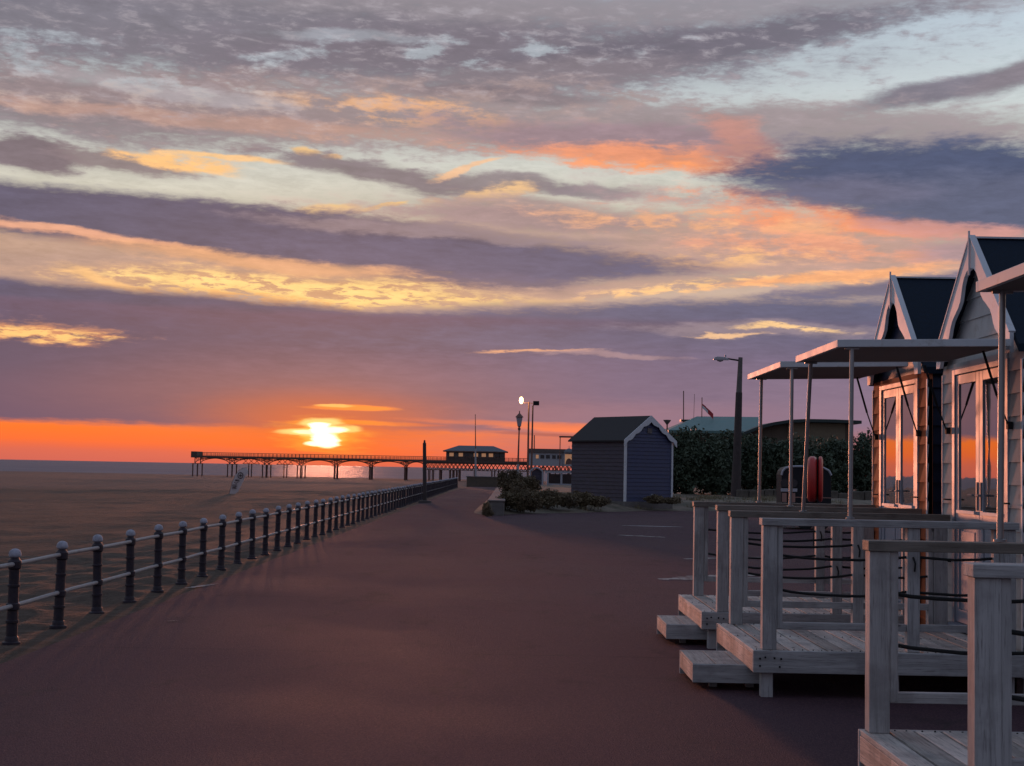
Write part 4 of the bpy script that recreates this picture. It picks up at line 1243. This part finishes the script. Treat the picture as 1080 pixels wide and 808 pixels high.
t = thing('crossbar_frame', 'thin dark gallows-like frame rising behind the left eave of the shed', 'frame', (at(590, 510, 140).x, 140, 0))
zt_ = at(590, 461.5, 140).z
MB().tube([(0, 0, 0), (0, 0, zt_)], .05, 6).build('post', IRON, t)
MB().box(-.1, 2.4, -.06, .06, zt_, zt_ + .16).build('crossbar', IRON, t)
MB().tube([(2.2, 0, 0), (2.2, 0, zt_)], .05, 6).build('post', IRON, t)

# ================================================================ pier
PY = 340.0
KP = PY / 1500
pz = lambda x, y: at(x, y, PY)
pier = thing('pier', 'long iron pier with arched spans and lattice girders reaching out over the sand', 'pier', (pz(206, 488).x, PY, -1.5))
ox = pier.location.x
lx_ = lambda px: at(px, 488, PY).x - ox
DZ0, DZ1 = 4.45, 4.95        # deck underside and top above local origin (world 2.95 .. 3.45)
x_end = lx_(640)
MB().box(0, x_end, -3.5, 3.5, DZ0, DZ1).build('deck', PDECK, pier)
rm = MB()
for yy_ in (-3.4, 3.4):
    rm.box(0, x_end, yy_ - .05, yy_ + .05, DZ1 + .72, DZ1 + .80).box(0, x_end, yy_ - .04, yy_ + .04, DZ1 + .12, DZ1 + .18).box(0, x_end, yy_ - .04, yy_ + .04, DZ1 + .40, DZ1 + .45)
    x = 0
    while x < x_end: rm.box(x, x + .09, yy_ - .045, yy_ + .045, DZ1, DZ1 + .8); x += .9
rm.build('railing', IRON, pier)
MB().box(-.3, .9, -3.6, 3.6, DZ0, DZ1 + .95).build('end_box', PDECK, pier)
bays = [208.5, 245, 281.5, 318, 354.7, 391.5, 428.3]
for i, bpx in enumerate(bays):
    cx = lx_(bpx)
    for yy_ in (-2.6, 2.6):
        for dx in ((-.55, .55) if i < 4 else (-.12, .12)):
            MB().tube([(cx + dx, yy_, -.8), (cx + dx, yy_, 3.1)], .15 if i < 4 else .12, 8).build('leg', IRON, pier)
    for yy_ in (-3.0, 3.0):
        cap_ = MB().box(cx - .75, cx + .75, yy_ - .12, yy_ + .12, 3.0, 3.12)
        cap_.tube([(cx, yy_, 3.1), (cx, yy_, DZ0)], .12, 6)
        cap_.build('capital', IRON, pier)
for i in range(len(bays)):
    a = lx_(bays[i]); bb = lx_(bays[i + 1]) if i + 1 < len(bays) else lx_(450)
    for yy_ in (-3.0, 3.0):
        mb = MB(); N = 20; W_ = bb - a
        prev = None
        for k in range(N + 1):
            t0 = k / N; x = a + W_ * t0
            zz = 3.12 + (DZ0 - 3.12 - .06) * (1 - (2 * t0 - 1) ** 2) ** .55
            if prev: mb.tube([prev, (x, yy_, zz)], .09, 5, cap=False)
            prev = (x, yy_, zz)
            if k in (2, 4, 16, 18): mb.tube([(x, yy_, zz), (a if k < 10 else bb, yy_, DZ0)], .05, 4)
            if k in (1, 2, 3, 4, 16, 17, 18, 19): mb.tube([(x, yy_, zz), (x, yy_, DZ0)], .045, 4)
        mb.build('arch', IRON, pier)
for xpx in (262, 299.5):
    for dx in (-.35, .35): MB().tube([(lx_(xpx) + dx, 2.5, -.8), (lx_(xpx) + dx, 2.5, 3.3)], .13, 6).build('leg', IRON, pier)
for a, b_ in ((254, 272), (290, 308)):
    mb = MB(); x0 = lx_(a)
    for k in range(3):
        xa = x0 + k * 1.36; mb.tube([(xa, 2.5, 3.2), (xa + 1.36, 2.5, DZ0)], .06, 4).tube([(xa, 2.5, DZ0), (xa + 1.36, 2.5, 3.2)], .06, 4)
    mb.box(x0, x0 + 4.1, 2.44, 2.56, 3.15, 3.27); mb.build('lattice', IRON, pier)
x0, x1 = lx_(447), x_end
LZ0, LZ1 = 2.55, 4.1
for yy_ in (-3.2, 3.2):
    mb = MB().box(x0, x1, yy_ - .1, yy_ + .1, LZ0, LZ0 + .14).box(x0, x1, yy_ - .1, yy_ + .1, LZ1, LZ1 + .34)
    x = x0
    while x < x1 - .9:
        mb.tube([(x, yy_, LZ0), (x + .95, yy_, LZ1)], .07, 4, cap=False).tube([(x, yy_, LZ1), (x + .95, yy_, LZ0)], .07, 4, cap=False)
        x += .95
    mb.build('lattice_girder', IRON, pier)
for px_, r_ in ((453, .14), (457, .14), (465, .26), (475, .14), (478.5, .2), (482, .14), (485, .22), (501, .2), (519, .14), (522, .14), (526, .2), (529.5, .34), (538, .2), (560, .2), (580, .2), (600, .2)):
    for yy_ in (-2.8, 2.8):
        MB().tube([(lx_(px_), yy_, -.8), (lx_(px_), yy_, LZ0)], r_ * .9, 8).build('leg', IRON, pier)

pav = thing('pier_pavilion', 'low pavilion with a grey hipped roof and small warm-lit windows standing on the pier', 'pavilion', (pz(471, 485).x, PY, DZ1 - 1.5 + .003))
px0 = pav.location.x
W_ = pz(532.5, 485).x - px0
zr_ = at(500, 470.2, PY).z - pav.location.z; ze_ = at(500, 476, PY).z - pav.location.z
MB().box(0, W_, -3.2, 3.2, 0, ze_).build('wall', PWALL, pav)
o = .75; xr0 = pz(484, 470).x - px0; xr1 = pz(520.5, 470).x - px0
rf = MB(); rf.add([(-o, -3.9, ze_), (W_ + o, -3.9, ze_), (W_ + o, 3.9, ze_), (-o, 3.9, ze_), (xr0, -.7, zr_), (xr1, -.7, zr_), (xr1, .7, zr_), (xr0, .7, zr_)],
                  [(3, 2, 1, 0), (4, 5, 6, 7), (0, 1, 5, 4), (1, 2, 6, 5), (2, 3, 7, 6), (3, 0, 4, 7)])
rf.build('roof', PROOF, pav)
MB().box(-o, W_ + o, -3.92, 3.92, ze_ - .22, ze_ - .002).build('eaves', IRON, pav)
for xw, lit in ((476.8, 1), (486.5, 1), (493, 0), (502.3, 1), (510.5, 1), (518, 1), (525, 0), (529, 0)):
    c = pz(xw, 480).x - px0
    f = MB().box(c - .62, c + .62, -3.26, -3.205, ze_ - 1.42, ze_ - .38).build('window', IRON, pav)
    MB().box(c - .5, c + .5, -3.30, -3.261, ze_ - 1.3, ze_ - .5).build('pane', LIT if lit else DGLASS, f)

pb = thing('pier_building', 'white building on the pier with a row of windows and small domed end', 'building', (pz(557, 490).x, PY - 6, at(580, 491.5, PY).z))
bx = pb.location.x; kz = pb.location.z
BW = at(612, 485, PY - 6).x - bx
zc = at(580, 477.5, PY - 6).z - kz; zr_ = at(580, 473.5, PY - 6).z - kz
MB().box(0, BW, 0, 6, 0, zc).build('wall', WWALL, pb)
MB().box(-.3, BW + .3, -.4, 6.3, zc + .001, zr_).build('roof', PWALL, pb)
for a, c in ((564.8, 568.4), (569.5, 574.5), (575.5, 580.3), (582, 586.5), (587.3, 592.5)):
    xa, xb = at(a, 482, PY - 6).x - bx, at(c, 482, PY - 6).x - bx
    f = MB().box(xa, xb, -.06, -.002, zc - 1.5, zc - .45).build('window', WWALL, pb)
    MB().box(xa + .08, xb - .08, -.09, -.061, zc - 1.4, zc - .55).build('pane', LIT if a < 569 else DGLASS, f)
cxd = at(600, 480, PY - 6).x - bx
MB().box(cxd - 1.25, cxd + 1.25, -.9, -.41, 0, zc + .1).build('porch', WWALL, pb)
MB().lathe([(1.35, 0), (1.2, .35), (.8, .7), (.25, .95), (.06, 1.0), (.06, 1.5), (0, 1.6)], 14, (cxd, -.6, zc + .1)).build('dome', PROOF, pb)
f = MB().box(cxd - .95, cxd + .95, -.96, -.901, .5, zc - .3).build('window', LIT, pb)
MB().prism([(cxd + .8 * math.cos(a_), .5 + 1.35 * math.sin(a_)) for a_ in [math.pi * k / 10 for k in range(11)]], -1.0, -.961, 'y').build('arch', IRON, f)
for k in range(5):
    MB().box(.4 + k * 2.9, .7 + k * 2.9, 0, .3, -5.0, -.001).build('pile', IRON, pb)

sl = thing('promenade_shelter', 'white-framed shelter with an arched dark end and glazed bays, left of the shed', 'shelter', (at(557.5, 512, 128).x, 128, 0))
sx = sl.location.x
g0 = lambda px, py: (at(px, py, 128).x - sx, at(px, py, 128).z)
mb = MB()
for a in (559, 572): 
    q0 = g0(a, 515); mb.box(q0[0] - .07, q0[0] + .07, -.1, .1, 0, g0(a, 497)[1])
pts = [g0(559 + 13 * k / 12, 497 - 3.6 * math.sin(math.pi * k / 12)) for k in range(13)]
mb.tube([(p[0], 0, p[1]) for p in pts], .09, 6)
mb.build('arch_frame', WWALL, sl)
MB().prism([(pts[0][0] + .08, 0)] + [(p[0] * .9 + .16, p[1] - .06) for p in pts] + [(pts[-1][0] - .08, 0)], .11, .2, 'y').build('dark_panel', SHEDS, sl)
mb = MB()
for a in (577.5, 592, 604.5):
    x_ = g0(a, 510)[0]; mb.box(x_ - .09, x_ + .09, -.1, .1, 0, g0(a, 499)[1])
xa, xb = g0(577, 510)[0], g0(605, 510)[0]
mb.box(xa - .3, xb + .1, -.16, .16, g0(590, 499)[1], g0(590, 497.2)[1]).box(xa, xb, -.12, .12, .32, .45)
mb.build('bay_frame', WWALL, sl)
MB().box(xa + .1, xb - .1, .5, .6, 0, g0(590, 500)[1]).build('back_panel', DCONC, sl)

# ================================================================ green-roofed building beyond the hedge
BY = 130.0
gb_ = thing('green_roofed_building', 'long low building with a green copper roof and curved dark fascia above the hedge', 'building', (at(707, 453, BY).x, BY, 0))
gx = gb_.location.x
g1 = lambda px, py, Y=BY: (at(px, py, Y).x - gx, at(px, py, Y).z)
MB().box(g1(716, 450)[0], g1(790, 450)[0], .8, 14, 0, g1(740, 456)[1]).build('wall', BRICK, gb_)
rf = MB()
e0, e1 = g1(705, 453.5), g1(800, 455)
t0_, t1_ = at(735, 439.2, BY + 7), at(800, 439.8, BY + 7)
rf.add([(e0[0], 0, e0[1]), (e1[0], 0, e1[1]), (t1_.x - gx, 7, t1_.z), (t0_.x - gx, 7, t0_.z), (e0[0], 14, e0[1]), (e1[0], 14, e1[1]),
        (e0[0], 0, e0[1] - .25), (e1[0], 0, e1[1] - .25), (e0[0], 14, e0[1] - .25), (e1[0], 14, e1[1] - .25)],
       [(0, 1, 2, 3), (3, 2, 5, 4), (0, 3, 4), (1, 5, 2), (6, 7, 1, 0), (9, 8, 4, 5), (6, 8, 9, 7), (6, 0, 4, 8), (7, 9, 5, 1)])
rf.build('roof', COPPER, gb_)
q = [g1(784, 456, BY - 1), g1(800, 449.5, BY - 1), g1(815, 445.5, BY - 1), g1(832, 442.8, BY - 1), g1(850, 442, BY - 1), g1(880, 442.5, BY - 1), g1(908, 443.8, BY - 1)]
poly = q + [(p[0], p[1] - .28) for p in reversed(q)]
rv = MB()
for k in range(len(q) - 1):
    rv.prism([q[k], q[k + 1], (q[k + 1][0], q[k + 1][1] - .28), (q[k][0], q[k][1] - .28)], -1.3, 12, 'y')
rv.build('curved_roof', COPPERD, gb_)
wl = MB()
for k in range(3):
    wl.prism([(q[k][0] + .01, 0), (q[k + 1][0], 0), (q[k + 1][0], q[k + 1][1] - .29), (q[k][0] + .01, q[k][1] - .29)], -.3, 10, 'y')
wl.build('end_wall', BRICK, gb_)
MB().box(q[3][0] + .01, g1(890, 450)[0], -.5, 10, 0, q[4][1] - .32).build('tan_wall', TAN, gb_)
MB().box(g1(890, 450)[0] + .01, g1(899, 450)[0], -.3, 9, 0, q[5][1] - .45).build('end_bay', BRICK, gb_)
for xx_ in (733, 737.5): pass
MB().tube([(g1(730.5, 440)[0], 6.8, g1(730.5, 443)[1]), (g1(730.5, 408)[0], 6.8, g1(731, 408)[1])], .05, 5).build('aerial', IRON, gb_)
MB().box(g1(727, 441)[0], g1(736, 441)[0], 6.2, 7.4, g1(730, 442)[1], g1(730, 440)[1]).build('vent_box', COPPERD, gb_)
MB().tube([(g1(740.5, 440)[0], 6.0, g1(740.5, 441)[1]), (g1(741.5, 408)[0], 6.0, g1(741.5, 412)[1])], .02, 5).build('aerial', IRON, gb_)
fl_ = thing('flag', 'small red and white flag drooping from a short pole on the green roof', 'flag', (at(740.2, 438.5, BY + 5.5).x, BY + 5.5, at(740.2, 438.5, BY + 5.5).z))
MB().tube([(0, 0, -.15), (0, 0, 1.75)], .045, 6).build('flagpole', IRON, fl_)
def flagpiece(a, b_, c, d, m, nm):
    mb = MB(); N = 10
    for k in range(N):
        t0, t1 = k / N, (k + 1) / N
        def P_(t, s): return (.05 + t * 1.05, .07 * math.sin(t * 7), 1.15 - t * 1.05 * (0.9 if t > .3 else .75) - s * (.42 + .1 * t))
        for s0, s1 in ((a, b_),):
            if t0 >= c - 1e-6 and t1 <= d + 1e-6:
                p = [P_(t0, s0), P_(t1, s0), P_(t1, s1), P_(t0, s1)]
                mb.add(p + [(v[0], v[1] + .015, v[2]) for v in p], [(0, 1, 2, 3), (7, 6, 5, 4), (0, 4, 5, 1), (2, 6, 7, 3), (1, 5, 6, 2), (3, 7, 4, 0)])
    mb.build(nm, m, fl_)
flagpiece(0, .38, 0, 1, FLAGR, 'red_stripe'); flagpiece(.38, .62, 0, .5, FLAGW, 'white_stripe'); flagpiece(.62, 1, 0, .5, FLAGW, 'white_stripe'); flagpiece(.38, 1, .5, 1, FLAGR, 'red_stripe')

# ================================================================ lifebuoy housing
LY = 34.0
c0_ = at(860, 505.5, LY)
lb = thing('lifebuoy_housing', 'red rounded lifebuoy housing seen edge-on, on a post in front of the black trailer', 'lifebuoy housing', (c0_.x, LY, 0), R(-12))
rr_ = .55
def rounded(mb, xa, xb, grow=0.0):
    prof = []
    n = 28; h = rr_ + grow
    for k in range(n):
        a = 2 * math.pi * k / n
        prof.append((math.copysign(abs(math.cos(a)) ** .75, math.cos(a)) * h * .85, math.copysign(abs(math.sin(a)) ** .75, math.sin(a)) * h))
    w = xb - xa; rings = [(0, .80), (.12, .93), (.3, .99), (.7, .99), (.88, .93), (1, .80)]
    vs, fs = [], []
    for (u, s_) in rings:
        for p in prof: vs.append((xa + u * w, p[0] * s_, p[1] * s_))
    for i in range(len(rings) - 1):
        for k in range(n): fs.append((i * n + k, i * n + (k + 1) % n, (i + 1) * n + (k + 1) % n, (i + 1) * n + k))
    fs.append(tuple(reversed(range(n)))); fs.append(tuple(range((len(rings) - 1) * n, len(rings) * n)))
    mb.add(vs, fs, True)
zc_ = c0_.z
m1 = MB(); rounded(m1, -.19, .045); m1.build('housing', RED, lb, loc=(0, 0, zc_))
m2 = MB(); rounded(m2, .059, .175, .0); m2.build('lid', RED, lb, loc=(0, 0, zc_))
m3 = MB(); rounded(m3, .046, .058, -.025); m3.build('seam', DARKM, lb, loc=(0, 0, zc_))
MB().box(-.05, .05, -.05, .05, 0, zc_ - .5).build('post', DCONC, lb)

# ================================================================ small black trailer
TY = 44.0
a_, b_ = at(824, 530, TY), at(876, 530, TY)
tr = thing('black_trailer', 'small round-topped black trailer with a pale roof edge and thin red stripe, below the hedge', 'trailer', (a_.x, TY, 0), R(-6))
TW = b_.x - a_.x; TH = at(850, 491.5, TY).z
prof = [(0, .32), (0, TH - .28), (.03, TH - .16), (.12, TH - .06), (.30, TH - .01), (.55, TH), (TW * .62, TH), (TW - .25, TH - .03), (TW - .08, TH - .12), (TW - .01, TH - .26), (TW, .32)]
MB().prism([(p[0], p[1]) for p in prof], 0, 1.9, 'y').build('body', BLACK, tr, .02)
edge = MB()
for k in range(1, len(prof) - 2):
    edge.tube([(prof[k][0], -.012, prof[k][1] - .015), (prof[k + 1][0], -.012, prof[k + 1][1] - .015)], .035, 6)
edge.build('roof_edge', SILV, tr)
MB().box(.42, TW - .01, -.012, -.002, .98, 1.005).build('stripe', PINKF, tr)
MB().box(.02, .16, -.03, -.002, .84, 1.12).box(.30, .42, -.03, -.002, .84, 1.12).build('panel', PINKF, tr)
for x in (.10, .36): 
    w = MB().tube([(x, -.035, 1.42), (x, -.002, 1.42)], .13, 14).build('round_window', DGLASS, tr)
    MB().box(x - .12, x + .12, -.03, -.004, 1.16, 1.26).build('light_bar', SILV, tr)
    MB().box(x - .03, x + .05, -.06, -.01, 0.05, .83).build('prop_leg', CONC, tr)
for x in (.75, TW - .3):
    w = MB().tube([(x, .1, .28), (x, .28, .28)], .28, 18).build('wheel', DARKM, tr)
    MB().tube([(x, .085, .28), (x, .099, .28)], .13, 12).build('hub', SILV, w)
MB().box(.1, TW - .1, .3, 1.8, .18, .319).build('chassis', DARKM, tr)

# ================================================================ feather banner on the sand
FY = 96.0
f0 = at(240.5, 528, FY)
fb = thing('feather_banner', 'pale feather-shaped advertising banner leaning on the sand beyond the railing', 'banner', (f0.x, FY, f0.z))
P2 = lambda px, py: (at(px, py, FY).x - f0.x, at(px, py, FY).z - f0.z)
spine = [(240.5, 528), (241.3, 523.5), (243, 517), (245.5, 508), (248.5, 501), (252.5, 496), (257, 493.6), (260.5, 493.3)]
edge_ = [(263.2, 495), (262, 498), (259.5, 501), (257, 507), (254, 513), (251, 518.5), (246.5, 522), (242.3, 523.6)]
sp_ = [P2(*p) for p in spine]
MB().tube([(p[0], 0, p[1]) for p in sp_], [.03] * 4 + [.02] * 4, 6).build('pole', DARKM, fb)
sl_ = sp_[1:]; ed = [P2(*p) for p in edge_][::-1]
ed = ed[:len(sl_)] if len(ed) >= len(sl_) else ed
cl = MB()
for k in range(len(sl_) - 1):
    p = [sl_[k], sl_[k + 1], ed[k + 1], ed[k]]
    fw = lambda v, s_: (v[0], -.03 + .05 * math.sin(v[1] * 2.2) * s_, v[1])
    A = [fw(p[0], 0), fw(p[1], 0), fw(p[2], 1), fw(p[3], 1)]
    cl.add(A + [(v[0], v[1] + .012, v[2]) for v in A], [(0, 1, 2, 3), (7, 6, 5, 4), (0, 4, 5, 1), (2, 6, 7, 3), (1, 5, 6, 2), (3, 7, 4, 0)])
cl.build('cloth', CLOTH, fb)
pr = MB()
c = P2(253.8, 501.5)
ring = [(c[0] + .17 * math.cos(a), -.09, c[1] + .2 * math.sin(a)) for a in [2 * math.pi * k / 16 for k in range(17)]]
pr.tube(ring, .022, 5, cap=False).tube([(c[0] - .1, -.09, c[1]), (c[0] + .1, -.09, c[1])], .02, 5).tube([(c[0], -.09, c[1] - .12), (c[0], -.09, c[1] + .12)], .02, 5)
for (px_, py_), sh in (((250.7, 506.8), 'R'), ((249.3, 509.6), 'Y'), ((248.0, 512.2), 'E'), ((247.2, 514.6), 'S')):
    c = P2(px_, py_); w = .15; h = .06
    ln = {'R': [(-1, -1, -1, 1), (-1, 1, 1, .6), (1, .6, -1, 0), (-1, 0, 1, -1)], 'Y': [(-1, 1, 0, 0), (1, 1, 0, 0), (0, 0, 0, -1)],
          'E': [(-1, -1, -1, 1), (-1, 1, 1, 1), (-1, 0, .7, 0), (-1, -1, 1, -1)], 'S': [(1, 1, -1, .6), (-1, .6, 1, -.3), (1, -.3, -1, -1)]}[sh]
    for (x0, z0, x1, z1) in ln: pr.tube([(c[0] + x0 * w, -.095, c[1] + z0 * h), (c[0] + x1 * w, -.095, c[1] + z1 * h)], .014, 4)
pr.build('printed_marks', PRINT, fb)
